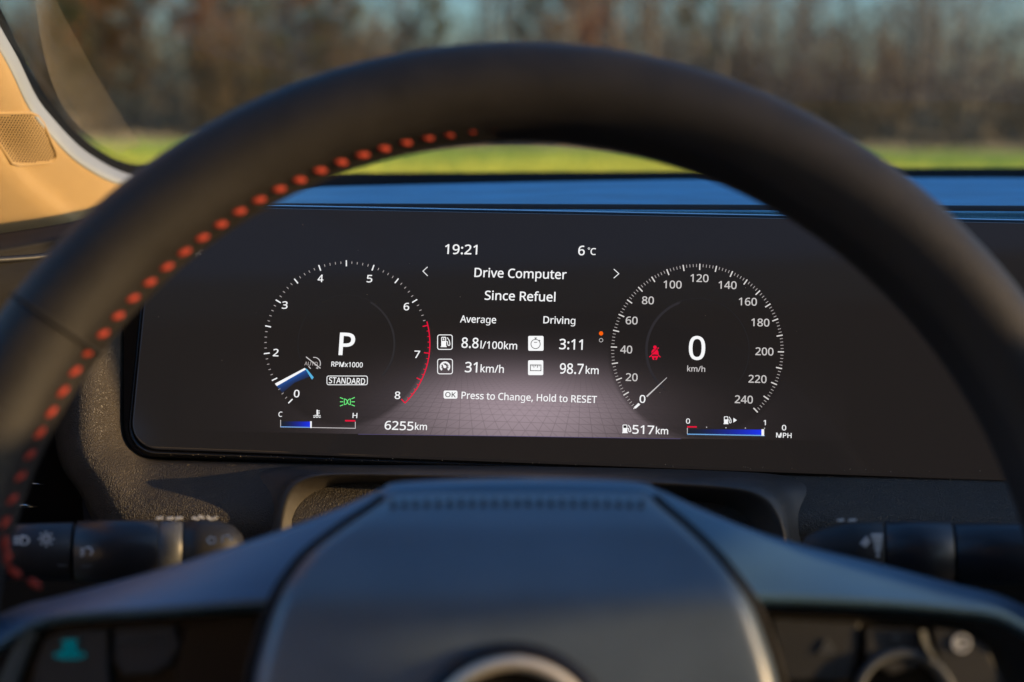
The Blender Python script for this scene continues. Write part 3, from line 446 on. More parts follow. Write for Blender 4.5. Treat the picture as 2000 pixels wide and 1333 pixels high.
# the pointer and the blue fill that trails behind it
m_, nt, b = new_mat('needle_fill'); nt.nodes.remove(b); X.nt = nt
tc = nt.nodes.new('ShaderNodeTexCoord'); sp = nt.nodes.new('ShaderNodeSeparateXYZ'); nt.links.new(tc.outputs['Object'], sp.inputs[0])
p0 = DF.hit(538.8, 752); p1 = DF.hit(596.2, 721.6); dd = (p1 - p0).normalized()
dist = ((X(sp.outputs[0]) - p0.x) * dd.y - (X(sp.outputs[1]) - p0.y) * dd.x) * (1 / PXM)     # pixels below the pointer
fade = X.op('EXPONENT', X.op('MAXIMUM', dist, 0.0) * (-1 / 9.0))
cmb = nt.nodes.new('ShaderNodeCombineColor')
for i, (kk, base) in enumerate(((.004, .0165), (.10, .0137), (.46, .013))):
    q = fade * kk + base; nt.links.new(q.v, cmb.inputs[i])
em = nt.nodes.new('ShaderNodeEmission'); em.inputs[1].default_value = 1 / EXPO; nt.links.new(cmb.outputs[0], em.inputs[0]); nt.links.new(em.outputs[0], nt.nodes['Material Output'].inputs[0])
inn = arc(CX, CY, 95, 211.5, 233, 8); out = arc(CX, CY, CR - 2, 220, 210, 6)
flat('needle_fill', [ppoly((538.8, 752), *inn[:5], (576, 748), (552, 768))], m_, tach, H2)
flat('needle', [ppoly((537.8, 750.2), (596, 719.6), (598.5, 722.5), (541.5, 755))], WHITE, tach, H3)
flat('needle_foot', [ppoly((596, 720), (600.5, 722), (613.5, 738), (610, 742.5))], LBLUE, tach, H3)
# --- words in the middle
text('clock_text', '19:21', 869.3, 932, 496.8, 18.4, WHITE)
text('temperature_text', '6', 1129.5, 1141.7, 499.4, 18.0, WHITE)
t_ = text('temperature_unit', 'C', 1153.5, 1163.5, 498.8, 12.8, WHITE)
flat('degree_mark', pst(arc(1150.4, 486.8, 1.7, 0, 360, 12)[:-1], .9, True), WHITE, t_, H3)
flat('arrow_mark', pst([(835.7, 522.5), (826.4, 530.8), (835.7, 540)], 1.4), WHITE, disp, H3)
flat('arrow_mark', pst([(1198.9, 526.8), (1208.8, 535.8), (1198.9, 544.3)], 1.4), WHITE, disp, H3)
text('page_title', 'Drive Computer', 927, 1106.4, 541.9, 17.3, WHITE)
text('page_subtitle', 'Since Refuel', 947, 1084.6, 586.4, 17.3, WHITE)
text('column_title', 'Average', 899, 969, 630.6, 13.5, WHITE)
text('column_title', 'Driving', 1061.5, 1123.6, 632.4, 13.5, WHITE)
text('value_text', '8.8', 901.7, 934.4, 680, 19.6, WHITE); text('unit_text', 'l/100km', 938.7, 1010, 681.4, 14.0, WHITE)
text('value_text', '31', 908.3, 932, 727.6, 19.6, WHITE); text('unit_text', 'km/h', 938.7, 984, 727.8, 14.4, WHITE)
text('value_text', '3:11', 1092.5, 1137.8, 682.7, 19.6, WHITE)
text('value_text', '98.7', 1093.5, 1139.4, 730.2, 19.6, WHITE); text('unit_text', 'km', 1144, 1169, 730.8, 14.2, WHITE)
bd = flat('hint_badge', [pprect(866.7, 763.6, 893.8, 779.4, 3.2)], WHITE, disp, H2)
text('badge_text', 'OK', 870, 890.5, 776.2, 9.4, BLACK, bd)
text('hint_text', 'Press to Change, Hold to RESET', 901.7, 1165.9, 779.4, 13.3, WHITE)
flat('page_dot', [disc(1174.1, 652.3, 4.1)], ORANGE, disp, H3)
flat('page_dot', pst(arc(1174.1, 665.5, 3.5, 0, 360, 20)[:-1], 1.0, True), DIM, disp, H3)
# --- icons
def pump(name, x, y, w, hh, parent, cross=False, bg=BLACK):
    s = lambda a, b: (x + a * w, y + b * hh)
    o = flat(name, [ppoly(s(.04, .92), s(.04, .06), s(.10, 0), s(.50, 0), s(.56, .06), s(.56, .92)), ppoly(s(-.02, .92), s(.62, .92), s(.62, 1), s(-.02, 1))]
             + pst([s(.58, .45), s(.70, .47), s(.72, .72), s(.78, .84), s(.90, .84), s(.96, .72), s(.90, .38), s(.68, .06)], .085 * w), WHITE, parent, H3)
    flat('icon_window', [ppoly(s(.13, .10), s(.47, .10), s(.47, .40), s(.13, .40))], bg, o, H4)
    if cross: flat('icon_cross', pst([s(.20, .25), s(.40, .25)], 1.4) + pst([s(.30, .15), s(.30, .35)], 1.4), WHITE, o, .0012)
    return o
ib = flat('icon_box', pst(rrect(855, 655, 883.6, 683.3, 4, 4), 1.6, True), WHITE, disp, H2); pump('icon', 861.5, 659, 18.5, 20, ib, True)
ib = flat('icon_box', pst(rrect(855, 702.3, 884, 731, 4, 4), 1.6, True), WHITE, disp, H2)
gi = flat('icon', pst(arc(869.5, 717.3, 8.8, -48, 228, 26), 3.0), WHITE, ib, H3)
flat('icon_needle', [disc(869.5, 717.3, 3.0), ppoly((867.4, 718.5), (864.0, 711.8), (865.2, 711.2), (870.8, 715.2))]
     + sum([pst([(869.5 + 8 * math.cos(R_(a)), 717.3 - 8 * math.sin(R_(a))), (869.5 + 5.6 * math.cos(R_(a)), 717.3 - 5.6 * math.sin(R_(a)))], 1.1) for a in (-30, 0, 30, 60, 90, 120, 180, 210)], []), WHITE, gi, H4)
ib = flat('icon_box', [pprect(1031.8, 657, 1061.8, 686, 2.6)], WHITE, disp, H2)
flat('icon', pst(arc(1046.3, 673, 9.0, 0, 360, 30)[:-1], 1.3, True) + pst([(1043.2, 669.6), (1049.4, 669.7)], 1.2) + pst([(1046.4, 664), (1046.4, 661.4)], 1.6) + pst([(1044, 661.2), (1049, 661.3)], 1.5) + pst([(1053.4, 665.2), (1055.6, 667.2)], 1.1) + pst([(1053.2, 666.6), (1054.4, 665.6)], 1.1), BLACK, ib, H3)
ib = flat('icon_box', [pprect(1031.5, 704.5, 1061.2, 733.5, 2.6)], WHITE, disp, H2)
flat('icon', pst([(1036.2, 713.7), (1056.8, 713.9), (1056.8, 725.2), (1036.2, 725)], 1.3, True) + sum([pst([(1039.6 + 3.4 * k, 714), (1039.6 + 3.4 * k, 716.8 + (2.4 if k % 2 else 0))], 1.2) for k in range(5)], []), BLACK, ib, H3)
st = flat('mode_badge', pst(rrect(639, 735.2, 718, 752.3, 3.6, 4), 1.4, True), WHITE, disp, H2)
text('badge_text', 'STANDARD', 642.8, 713.4, 749.3, 11.5, WHITE, st)
# parking lights, green
def lampD(cx, sgn):
    P = [(cx, 780.4)] + [(cx + sgn * 5.6 * math.sin(R_(a)), 785.7 - 5.6 * math.cos(R_(a))) for a in range(10, 171, 20)] + [(cx, 791)]
    o = pst(P, 1.5, True)
    for a, b in ((780, 777.2), (785.7, 785.7), (791.4, 794.0)): o += pst([(cx - sgn * 2.0, a), (cx - sgn * 8.6, b)], 1.6)
    return o
flat('parking_light_icon', lampD(673.2, 1) + lampD(685.0, -1), GREEN, disp, H3)
ast = flat('auto_stop_icon', pst(arc(614.5, 711, 12, 100, -25, 20), 1.6) + pst(arc(614.5, 711, 12, 205, 235, 6), 1.6) + [ppoly((617.4, 720.2), (621.0, 717.6), (622.4, 721.6))] + pst([(598.5, 698), (626.6, 720.4)], 1.9), DIM, disp, H3)
text('icon_text', 'AUTO', 595, 620.8, 714.3, 7.2, GREY, ast, H2)
# coolant gauge
cg = flat('temperature_gauge', pst([(548.6, 820.8), (548.6, 834.6), (694.4, 837.3), (694.4, 824.5)], 1.3), DIM, disp, H2)
m_, nt, b = new_mat('blue_bar'); nt.nodes.remove(b); X.nt = nt
tc = nt.nodes.new('ShaderNodeTexCoord'); sp = nt.nodes.new('ShaderNodeSeparateXYZ'); nt.links.new(tc.outputs['Generated'], sp.inputs[0])
gx = X.op('POWER', X(sp.outputs[0]), 2.2)
cmb = nt.nodes.new('ShaderNodeCombineColor')
for i, (kk, base) in enumerate(((.0, .014), (.02, .018), (.85, .03))): nt.links.new((gx * kk + base).v, cmb.inputs[i])
em = nt.nodes.new('ShaderNodeEmission'); em.inputs[1].default_value = 1 / EXPO; nt.links.new(cmb.outputs[0], em.inputs[0]); nt.links.new(em.outputs[0], nt.nodes['Material Output'].inputs[0])
flat('level_bar', [ppoly((549.5, 823.9), (607.4, 824.4), (607.4, 834.8), (549.5, 833.9))], m_, cg, H3)
flat('level_line', pst([(549, 834.6), (608, 835.7)], 1.6), glow('level_blue', (.16, .36, .75)), cg, H4)
flat('level_mark', [ppoly((606.8, 823.8), (609.8, 823.9), (609.8, 837.0), (606.8, 836.8))], WHITE, cg, H4)
flat('red_mark', [ppoly((674.8, 821.3), (694.8, 821.6), (694.8, 824.4), (674.8, 824.1))], RED, cg, H4)
text('gauge_letter', 'C', 544.5, 551.5, 814.6, 9.6, WHITE, cg); text('gauge_letter', 'H', 689.2, 698.0, 817.1, 9.6, WHITE, cg)
wv = lambda y0, x0: [(x0 + t, y0 + .9 * math.sin(t * 1.15)) for t in [q * .9 for q in range(int(16 / .9))]]
flat('coolant_icon', [ppoly((619, 801.2), (621.6, 801.2), (621.6, 812.6), (619, 812.6))] + sum([pst([(621.4, y), (625.2, y)], 1.1) for y in (803.2, 806, 808.8)], []) + pst(wv(812.6, 612.4), 1.1) + pst(wv(815.6, 612.8), 1.1), WHITE, cg, H3)
text('odometer_text', '6255', 751.7, 807.5, 839.5, 16.5, WHITE); text('unit_text', 'km', 810.8, 834, 840.0, 13.0, WHITE)
# --- speedometer
CX, CY, CR = 1362.0, 685.0, 169.0
maj, mnr = [], []
for i in range(121):
    a = 222.5 - i * 268.3 / 120; big = i % 5 == 0
    r0, r1 = (CR, CR - 12.0) if big else (CR - .8, CR - 6.6)
    (maj if big else mnr).append(pst([(CX + r0 * math.cos(R_(a)), CY - r0 * math.sin(R_(a))), (CX + r1 * math.cos(R_(a)), CY - r1 * math.sin(R_(a)))], 2.2 if big else 1.2)[0])
spd = flat('speedometer', maj, glow('tick_white', (.74, .70, .68)), disp, H2)
flat('minor_ticks', mnr, GREY, spd, H2)
flat('inner_ring', pst(arc(CX, CY, 101, 232, -40, 60), 1.0), glow('faint_ring_b', (.020, .019, .022)), spd, H2)
flat('inner_ring_light', pst(arc(CX, CY, 99.5, 228, 110, 40), 5.0), glow('faint_ring_light_b', (.029, .026, .030)), spd, H2)
for s, x, y in (('0', 1254.7, 780), ('20', 1233.6, 737.4), ('40', 1223, 683.3), ('60', 1233.6, 626.8), ('80', 1265.3, 587.5), ('100', 1313.5, 556.5), ('120', 1366, 544), ('140', 1420.8, 557.5),
                ('160', 1460.4, 589.9), ('180', 1484.8, 630.5), ('200', 1492.7, 687), ('220', 1479.2, 740.7), ('240', 1452.5, 780.6)):
    num(s, x, y, 14.6, WHITE if s == '0' else glow('numeral_white', (.60, .57, .56)), spd)
text('speed_text', '0', 1345.5, 1376.2, 702.6, 44.6, WHITE, spd)
text('unit_text', 'km/h', 1342.2, 1376.9, 726.2, 10.6, DIM, spd)
flat('needle', [ppoly((1238.2, 796.2), (1241.6, 799.0), (1250.5, 791), (1247, 788))], WHITE, spd, H3)
flat('needle_tail', [ppoly((1262, 774.5), (1264, 776.6), (1303, 738.6), (1302.4, 738))], DIM, spd, H3)
# seat belt lamp, red
q = lambda x, y: (1279.2 + (x - 480) / 6.06, 689.9 + (y - 302) / 6.06)
sb = flat('seat_belt_icon', [disc(1279.2, 679.3, 3.4), ppoly(*[q(*p) for p in ((455, 262), (505, 262), (520, 290), (524, 330), (436, 326), (440, 288))]),
      ppoly(*[q(*p) for p in ((410, 348), (440, 326), (446, 338), (414, 358))]), ppoly(*[q(*p) for p in ((548, 350), (520, 326), (514, 338), (544, 360))]),
      ppoly(*[q(*p) for p in ((440, 340), (520, 340), (512, 362), (500, 386), (484, 386), (494, 360), (466, 360), (474, 386), (456, 386), (446, 362))])]
      + pst([q(492, 268), q(524, 244)], 2.3), RED, disp, H3)
flat('icon_belt', pst([q(436, 318), q(512, 252)], 1.2) + pst([q(440, 330), q(480, 326), q(520, 332)], 1.1), BLACK, sb, H4)
# range and fuel
pump('range_icon', 1215.4, 830.2, 17.6, 16.6, disp)
text('range_text', '517', 1235.3, 1277.2, 847.6, 16.5, WHITE); text('unit_text', 'km', 1281, 1304.6, 848.3, 13.0, WHITE)
fg = flat('fuel_gauge', pst([(1342.4, 836.5), (1342.4, 848.7)], 1.2) + [disc(x, y, 1.1, 8) for x, y in ((1380, 835.2), (1417.8, 836.2), (1455.6, 836.8), (1493, 837.2))], DIM, disp, H2)
flat('level_bar', [ppoly((1343, 838.8), (1488, 840.0), (1488, 850), (1343, 848))], m_, fg, H2)
flat('level_line', pst([(1342, 848.8), (1493, 851.6)], 1.8), glow('level_blue_b', (.17, .42, .80)), fg, H3)
flat('level_mark', [ppoly((1487, 839.4), (1492, 839.5), (1492, 852.2), (1487, 852))], WHITE, fg, H4)
flat('red_mark', [ppoly((1342, 833.4), (1361, 833.6), (1361, 836.2), (1342, 836.0))], RED, fg, H4)
text('gauge_letter', '0', 1339.8, 1347.4, 828, 9.6, WHITE, fg); text('gauge_letter', '1', 1491.0, 1495.2, 831, 9.6, WHITE, fg)
pump('fuel_icon', 1413.2, 814.2, 15.5, 15, fg)
flat('fuel_side_arrow', [ppoly((1432.2, 817), (1439, 821.6), (1432.2, 826.2))], WHITE, fg, H3)
text('speed_text', '0', 1527, 1535, 841.2, 10.2, WHITE); text('unit_text', 'MPH', 1515.8, 1545.5, 855.2, 9.2, WHITE)
flat('brightness_icon', pst(arc(384.5, 490, 6.5, 0, 360, 24)[:-1], 1.2, True) + sum([pst([(384.5 + 9 * math.cos(R_(a)), 490 - 9 * math.sin(R_(a))), (384.5 + 11.6 * math.cos(R_(a)), 490 - 11.6 * math.sin(R_(a)))], 1.2) for a in range(0, 360, 45)], []), GREY, disp, H3)
# dust grains caught along the lower edge of the pane
dV, dF = [], []
for i in range(190):
    if random.random() < .8: px = 330 + random.random() ** 1.1 * 1600; py = 897 + (px - 300) * .0213 + random.choice((-9, -7, 8, 9, 10)) + random.uniform(-2.5, 2.5)
    else: px, py = random.uniform(260, 1900), random.uniform(430, 890)
    p = DF.hit(px, py, .0004); s = random.uniform(.00006, .00022)
    k0 = len(dV); dV += [p + Vector(q) * s for q in ((1, 0, 0), (-1, 0, 0), (0, 1, 0), (0, -1, 0), (0, 0, 1.2))]; dF += [(k0, k0 + 2, k0 + 4), (k0 + 2, k0 + 1, k0 + 4), (k0 + 1, k0 + 3, k0 + 4), (k0 + 3, k0, k0 + 4)]
tag(obj('dust', dV, dF, surf('dust', (.45, .36, .24), .9, .1, tint=(200, .2)), disp, smooth=False), kind='stuff')

# ------------------------------------------------------------------ dashboard
dash = empty('dashboard', loc(at(1000, 1050, .70)), 'dark leather-grained dashboard around the display, blue-grey upper pad', 'dashboard')
def grid(rows): return [[at(*p) for p in r] for r in rows]
# upper pad: front lip behind the display, then back to the foot of the windscreen
front = [(-260, 520, .585), (0, 486, .630), (130, 462, .655), (240, 436, .672), (330, 414, .672), (510, 405.5, .668), (1010, 407, .650), (1525, 409, .630), (2000, 411, .612), (2700, 414, .586)]
far = [(-260, 492, .64), (0, 458, .685), (130, 437, .705), (240, 412, .75), (330, 392, .80), (510, 371, .85), (1010, 358, .91), (1525, 350, .94), (2000, 349, .95), (2700, 353, .95)]
def back(px, py, h): return DF.m @ DF.hit(px, py, h)
F3 = [at(*p) for p in front[:4]] + [back(x, y, -.016) for x, y, d in front[4:]]
rows = []
for t, dz in ((-.06, 14), (0, 4), (.04, 0), (.5, 0), (.96, 0), (1.0, 1.0), (1.02, 14)):
    tt = min(max(t, 0), 1)
    r = []
    for A, b in zip(F3, far):
        B = at(*b); p = A.lerp(B, t); p.z -= dz * .001; r.append(p)
    rows.append(r)
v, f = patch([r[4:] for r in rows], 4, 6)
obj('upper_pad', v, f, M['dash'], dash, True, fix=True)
v, f = patch([r[:5] for r in rows], 4, 6)
obj('end_cap', v, f, M['void'], dash, True, fix=True)
# front lip of the pad: a raised welt running along the display's back
v, f = tube([back(x, y + 2.0, -.0195) for x, y, d in front[4:]], .0026, 10)
obj('pad_welt', v, f, M['plastic'], dash, True)
# padded surround hugging the display's lower left corner and lower edge
inner = [(242, 500), (242, 600), (242, 780), (243, 834), (251, 864), (272, 886), (306, 894), (380, 896), (600, 900), (1000, 908), (1560, 921), (2000, 931), (2600, 945)]
outer = [(108, 500), (108, 600), (106, 800), (108, 866), (122, 915), (158, 968), (215, 1064), (340, 1072), (600, 1080), (1000, 1086), (1560, 1095), (2000, 1100), (2600, 1110)]
prof = [(0, -.014), (.045, -.0030), (.10, .0015), (.25, .0075), (.42, .0125), (.56, .0145), (.72, .0135), (.88, .0080), (.97, -.002), (1.0, -.030)]
rows = []
for t, h in prof:
    rows.append([DF.m @ DF.hit(a[0] + (b[0] - a[0]) * t, a[1] + (b[1] - a[1]) * t, h) for a, b in zip(inner, outer)])
v, f = patch(rows, 4, 8)
obj('lower_surround', v, f, M['soft'], dash, True, fix=True)
# panel below and behind, dark
rows = grid([[(-900, 560, .80), (200, 480, .80), (1000, 440, .78), (2000, 440, .75), (2900, 440, .73)], [(-900, 930, .80), (200, 930, .78), (1000, 930, .76), (2000, 940, .74), (2900, 950, .72)], [(-900, 1150, .74), (200, 1150, .72), (1000, 1150, .71), (2000, 1150, .69), (2900, 1150, .68)], [(-900, 1900, .72), (200, 1900, .72), (1000, 1900, .71), (2000, 1900, .69), (2900, 1900, .68)]])
v, f = patch(rows, 3, 3); obj('knee_panel', v, f, M['void'], dash, True)
rows = grid([[(-300, 1098, .60), (100, 1094, .60), (420, 1090, .60)], [(-300, 1250, .61), (100, 1250, .61), (420, 1250, .61)], [(-300, 1700, .64), (100, 1700, .64), (420, 1700, .64)]]); v, f = patch(rows, 2, 2); obj('lower_panel', v, f, M['void'], dash, True)
# left end of the dash, with the side vent let into it
rows = grid([[(-500, 585, .56), (-100, 520, .615), (60, 503, .640), (150, 492, .655)], [(-500, 640, .56), (-100, 600, .615), (60, 590, .635), (150, 580, .65)], [(-500, 800, .58), (-100, 800, .63), (60, 800, .665), (150, 800, .685)], [(-500, 1400, .64), (-100, 1400, .67), (60, 1400, .70), (190, 1400, .72)]])
v, f = patch(rows, 5, 5); obj('dash_end', v, f, M['void'], dash, True, fix=True)
v, f = tube([at(-260, 545, .575), at(-60, 512, .618), at(60, 504, .640), at(150, 494, .655)], .0016, 8); obj('end_welt', v, f, M['plastic'], dash, True)
v, f = tube([at(36, 987, .655), at(52, 988, .657), at(73, 990.5, .66)], .0011, 8); obj('recess_glint', v, f, M['chrome'], dash, True)  # small chrome strips added to stand for glints in the dark
v, f = tube([at(62, 944.5, .665), at(86, 946.5, .667)], .0004, 6); obj('recess_glint', v, f, M['chrome'], dash, True)

vent = empty('side_vent', loc(at(40, 495, .665)), 'narrow dark air vent at the left end of the dashboard, below the pillar', 'air vent')
rows = grid([[(-260, 520, .66), (0, 478, .69), (140, 455, .71)], [(-260, 560, .66), (0, 520, .69), (140, 500, .71)]])
v, f = patch(rows, 2, 3); obj('recess', v, f, M['void'], vent, True)
for x in (-40, 12, 64):
    v, f = tube([at(x - 40, 486, .655), at(x, 506, .648)], .0009, 6); obj('slat', v, f, M['grey'], vent, True)
v, f = box(at(2, 497, .645), (.0016, .002, .003)); obj('slider', v, f, M['chrome'], vent, True)

# ------------------------------------------------------------------ steering column cover
cov = empty('steering_column_cover', loc(at(1020, 1010, .62)), 'arched matte black column cover between the wheel hub and the display', 'column cover')
arch = [(-1.0, 1.55), (-.995, .95), (-.965, .42), (-.91, .16), (-.80, .03), (-.5, -.015), (0, -.03), (.5, -.01), (.80, .05), (.91, .19), (.965, .46), (1.0, .95), (1.0, 1.55)]
def ring(xc, w, y0, hgt, tilt, d): return [at(xc + a * w, y0 + b * hgt + a * tilt, d - .014 - .0138 * a) for a, b in arch]
rows = [ring(1032, 588, 914, 100, 8, .665), ring(1032, 588, 914, 100, 8, .648), ring(1032, 584, 915, 100, 8, .640), ring(1032, 574, 917, 100, 8, .636),
        ring(1035, 532, 922, 100, 8, .628), ring(1037, 512, 926, 100, 8, .622), ring(1038, 500, 931, 98, 13, .617), ring(1038, 484, 941, 95, 16, .616), ring(1038, 440, 957, 90, 20, .628), ring(1038, 380, 982, 80, 20, .655), ring(1038, 320, 1010, 70, 16, .70)]
v, f = patch(rows, 4, 6); obj('shroud', v, f, M['cowl'], cov, True, fix=True)
v, f = tube([p for p in ring(1032, 590, 913, 100, 8, .650)], .0009, 8); obj('shut_line', v, f, M['void'], cov, True)
v, f = lathe([(.0, 0), (.034, 0), (.036, -.01), (.036, -.13)], 40)
WT = R_(21.1)
WC = at(1000, 666.5, .4142) + RGT * .0021 - UPV * .0869
WF = Frame(WC, Vector((1, 0, 0)), Vector((0, math.sin(WT), math.cos(WT))))
obj('column_tube', [WF.m @ (p + Vector((0, -.01, -.06))) for p in v], f, M['void'], cov, True)

# ------------------------------------------------------------------ stalks
def stalk(name, label, pts, secs, icons):
    root = empty(name, loc(at(*pts[0])), label, 'stalk')
    A, B = at(*pts[0]), at(*pts[1]); ax = (B - A).normalized()
    up = Vector((0, 0, 1)); up = (up - ax * up.dot(ax)).normalized(); fr = ax.cross(up)
    L = (B - A).length
    def ringpts(t, r, flatk=.86):
        c = A + ax * (t * L)
        return [c + up * (math.cos(2 * math.pi * k / 28) * r) + fr * (math.sin(2 * math.pi * k / 28) * r * flatk) for k in range(28)]
    for nm, mat, prof in secs:
        V, Fc = [], []
        for t, r in prof: V += ringpts(t, r)
        for i in range(len(prof) - 1): Fc += [(i * 28 + k, i * 28 + (k + 1) % 28, (i + 1) * 28 + (k + 1) % 28, (i + 1) * 28 + k) for k in range(28)]
        Fc += [tuple(range(28)), tuple(range((len(prof) - 1) * 28, len(prof) * 28))]
        obj(nm, V, Fc, mat, root, True, fix=True)
    return root
def mark(name, root, strokes, w, d, mat=None):           # printed marks on a stalk or a button: thin raised bars
    parts = []
    for s in strokes:
        P = [at(x, y, d) for x, y in s]
        parts.append(tube(P, w / FPX * d / 2, 5))
    v, f = merge(parts); return obj(name, v, f, mat or M['print'], root, True, smooth=False)
K = .52 / FPX
ls = stalk('light_stalk', 'blue-black light switch stalk with white symbols, left of the hub', ((-30, 1080, .515), (480, 1074, .53)),
           [('end_knob', M['stalk'], [(0, 40 * K), (.03, 52 * K), (.10, 55 * K), (.33, 57.5 * K), (.336, 54 * K)]),
            ('twist_ring', M['stalk'], [(.345, 54 * K), (.35, 60 * K), (.5, 61 * K), (.66, 60 * K), (.665, 57 * K)]),
            ('collar', M['grey'], [(.665, 57 * K), (.67, 59 * K), (.72, 58.5 * K), (.755, 56 * K), (.76, 50 * K)]),
            ('stalk_base', M['plastic'], [(.76, 57 * K), (.84, 60 * K), (.90, 57 * K), (.95, 48 * K), (.985, 30 * K), (1.0, 8 * K)])], [])
D_ = .5045
mark('headlamp_mark', ls, [[(27, 1050), (38, 1050)], [(27, 1056), (38, 1056)], [(27, 1062), (38, 1062)], [(42, 1047), (42, 1065), (52, 1063), (57, 1056), (52, 1049), (42, 1047)]], 3.4, D_)
mark('sun_mark', ls, [[(90 + 6.5 * math.cos(a), 1053 + 6.5 * math.sin(a)) for a in [k * .524 for k in range(13)]]] + [[(90 + 10.5 * math.cos(a), 1053 + 10.5 * math.sin(a)), (90 + 15 * math.cos(a), 1053 + 15 * math.sin(a))] for a in [k * .785 for k in range(8)]], 3.2, D_)
mark('fog_mark', ls, [[(158, 1072), (164, 1075)], [(157, 1079), (164, 1079)], [(158, 1087), (164, 1083)], [(167, 1070), (176, 1070), (181, 1077), (177, 1085)]], 3.0, D_ + .001)
mark('arrow_mark', ls, [[(404, 1055), (412, 1048), (412, 1051), (420, 1051), (420, 1061), (412, 1061), (412, 1064), (404, 1055)], [(434, 1060), (434, 1049), (446, 1046), (452, 1052), (452, 1058)]], 3.0, D_ + .004)
mark('setting_mark', ls, [[(306, 1013), (318, 1012)], [(326, 1013), (336, 1013), (336, 1010)], [(342, 1013), (356, 1012)], [(376, 1012), (386, 1014), (390, 1009), (398, 1013)], [(404, 1010), (412, 1015), (424, 1011)]], 5.0, .523)
mark('ring_mark', ls, [[(112, 1105), (130, 1105)], [(160, 1106), (178, 1106)]], 3.0, D_ + .004, M['grey'])
ws = stalk('wiper_stalk', 'blue-black wiper stalk with pale symbol, right of the hub', ((2080, 1083, .500), (1560, 1082, .520)),
           [('end_knob', M['stalk'], [(0, 45 * K), (.03, 55 * K), (.2, 58 * K), (.40, 59 * K), (.405, 56 * K)]),
            ('twist_ring', M['stalk'], [(.412, 56 * K), (.416, 62 * K), (.55, 63 * K), (.66, 62 * K), (.665, 58 * K)]),
            ('stalk_base', M['plastic'], [(.67, 58 * K), (.675, 62 * K), (.80, 60 * K), (.9, 50 * K), (.97, 34 * K), (1.0, 8 * K)])], [])
mark('wiper_mark', ws, [[(1702, 1046), (1724, 1046)], [(1704, 1053), (1723, 1053)], [(1707, 1060), (1722, 1060)], [(1708, 1068), (1721, 1068)], [(1710, 1076), (1719, 1076)], [(1712, 1086), (1717, 1086)], [(1682, 1064), (1694, 1050)], [(1688, 1068), (1698, 1056)]], 6.0, .4985)
mark('setting_mark', ws, [[(1636, 1017), (1648, 1016)], [(1658, 1017), (1672, 1016)]], 5.0, .512)

# ------------------------------------------------------------------ steering wheel
wheel = empty('steering_wheel', WF.m, 'dark leather steering wheel with red stitching inside the rim, nearest to the viewer', 'steering wheel')
RA, RB = .0155, .0172; RR = .1845 - RA
NT, NP = 180, 28
def rimpt(th, ph, k=0.0):
    r = RR + (RA + k) * math.cos(ph); return Vector((r * math.cos(th), r * math.sin(th), (RB + k) * math.sin(ph)))
V = []
for i in range(NT):
    for j in range(NP):
        ph = 2 * math.pi * j / NP; th = 2 * math.pi * i / NT
        k = -.0016 * math.exp(-((ph - 2.93) / .11) ** 2)                 # the seam lies in a shallow groove
        V.append(rimpt(th, ph, k))
obj('rim', V, [(i * NP + j, ((i + 1) % NT) * NP + j, ((i + 1) % NT) * NP + (j + 1) % NP, i * NP + (j + 1) % NP) for i in range(NT) for j in range(NP)], M['rim'], wheel, fix=True)
def find_theta(px, py):
    best = None
    for i in range(0, 3600):
        th = 2 * math.pi * i / 3600
        p = WF.m @ rimpt(th, 2.93, .0003) - EYE; d = p.dot(FWD); x = 1000 + FPX * p.dot(RGT) / d; y = 666.5 - FPX * p.dot(UPV) / d
        e = (x - px) ** 2 + (y - py) ** 2
        if best is None or e < best[0]: best = (e, th)
    return best[1]
th0 = find_theta(470, 415); th1 = find_theta(241, 627); dth = (th1 - th0) / 7
V, Fc = [], []                                                          # one stitch: a short fat strand
for i in range(5):
    a = math.pi * i / 4
    for j in range(6): V.append(Vector((math.cos(a) * .0025, math.sin(a) * math.cos(2 * math.pi * j / 6) * .0011, math.sin(a) * math.sin(2 * math.pi * j / 6) * .0011)))
for i in range(4): Fc += [(i * 6 + j, i * 6 + (j + 1) % 6, (i + 1) * 6 + (j + 1) % 6, (i + 1) * 6 + j) for j in range(6)]
st0 = None
TH_SP = find_theta(12, 1017)
k = -24
while True:
    th = th0 + k * dth
    if th > TH_SP + .005: break
    ph = 2.93 + random.uniform(-.02, .02)
    p = rimpt(th, ph, -.0009 - .0021 * min(1, max(0, (math.radians(110) - th) / .40)))
    tx = Vector((-math.sin(th), math.cos(th), 0)); nn = Vector((math.cos(th) * math.cos(ph), math.sin(th) * math.cos(ph), math.sin(ph))); sd = nn.cross(tx)
    ang = R_(38 + random.uniform(-9, 9)); a = tx * math.cos(ang) - sd * math.sin(ang); b2 = nn.cross(a)
    m = Matrix(((a.x, b2.x, nn.x, p.x), (a.y, b2.y, nn.y, p.y), (a.z, b2.z, nn.z, p.z), (0, 0, 0, 1)))
    if st0 is None:
        st0 = obj('stitch', V, Fc, M['thread'], wheel, fix=True); st0.matrix_local = m
    else: share(st0, 'stitch', wheel, m)
    k += 1
for px, py in ((10, 1062), (14, 1090), (28, 1118), (67, 1140)):         # the row turns onto the spoke
    p = WF.hit(px, py, .004 if py < 1100 else .001); share(st0, 'stitch', wheel, Matrix.Translation(p) @ Matrix.Rotation(R_(100 if py < 1100 else 150), 4, 'Z'))
# where two pieces of hide meet across the rim
for px, py in ((190, 690),):
    th = find_theta(px, py) if px < 1000 else math.pi - find_theta(190, 690)
    rg = [rimpt(th, 2 * math.pi * j / 24, .00015) for j in range(25)]
    v, f = tube(rg, .0007, 6); obj('hide_seam', v, f, M['void'], wheel)

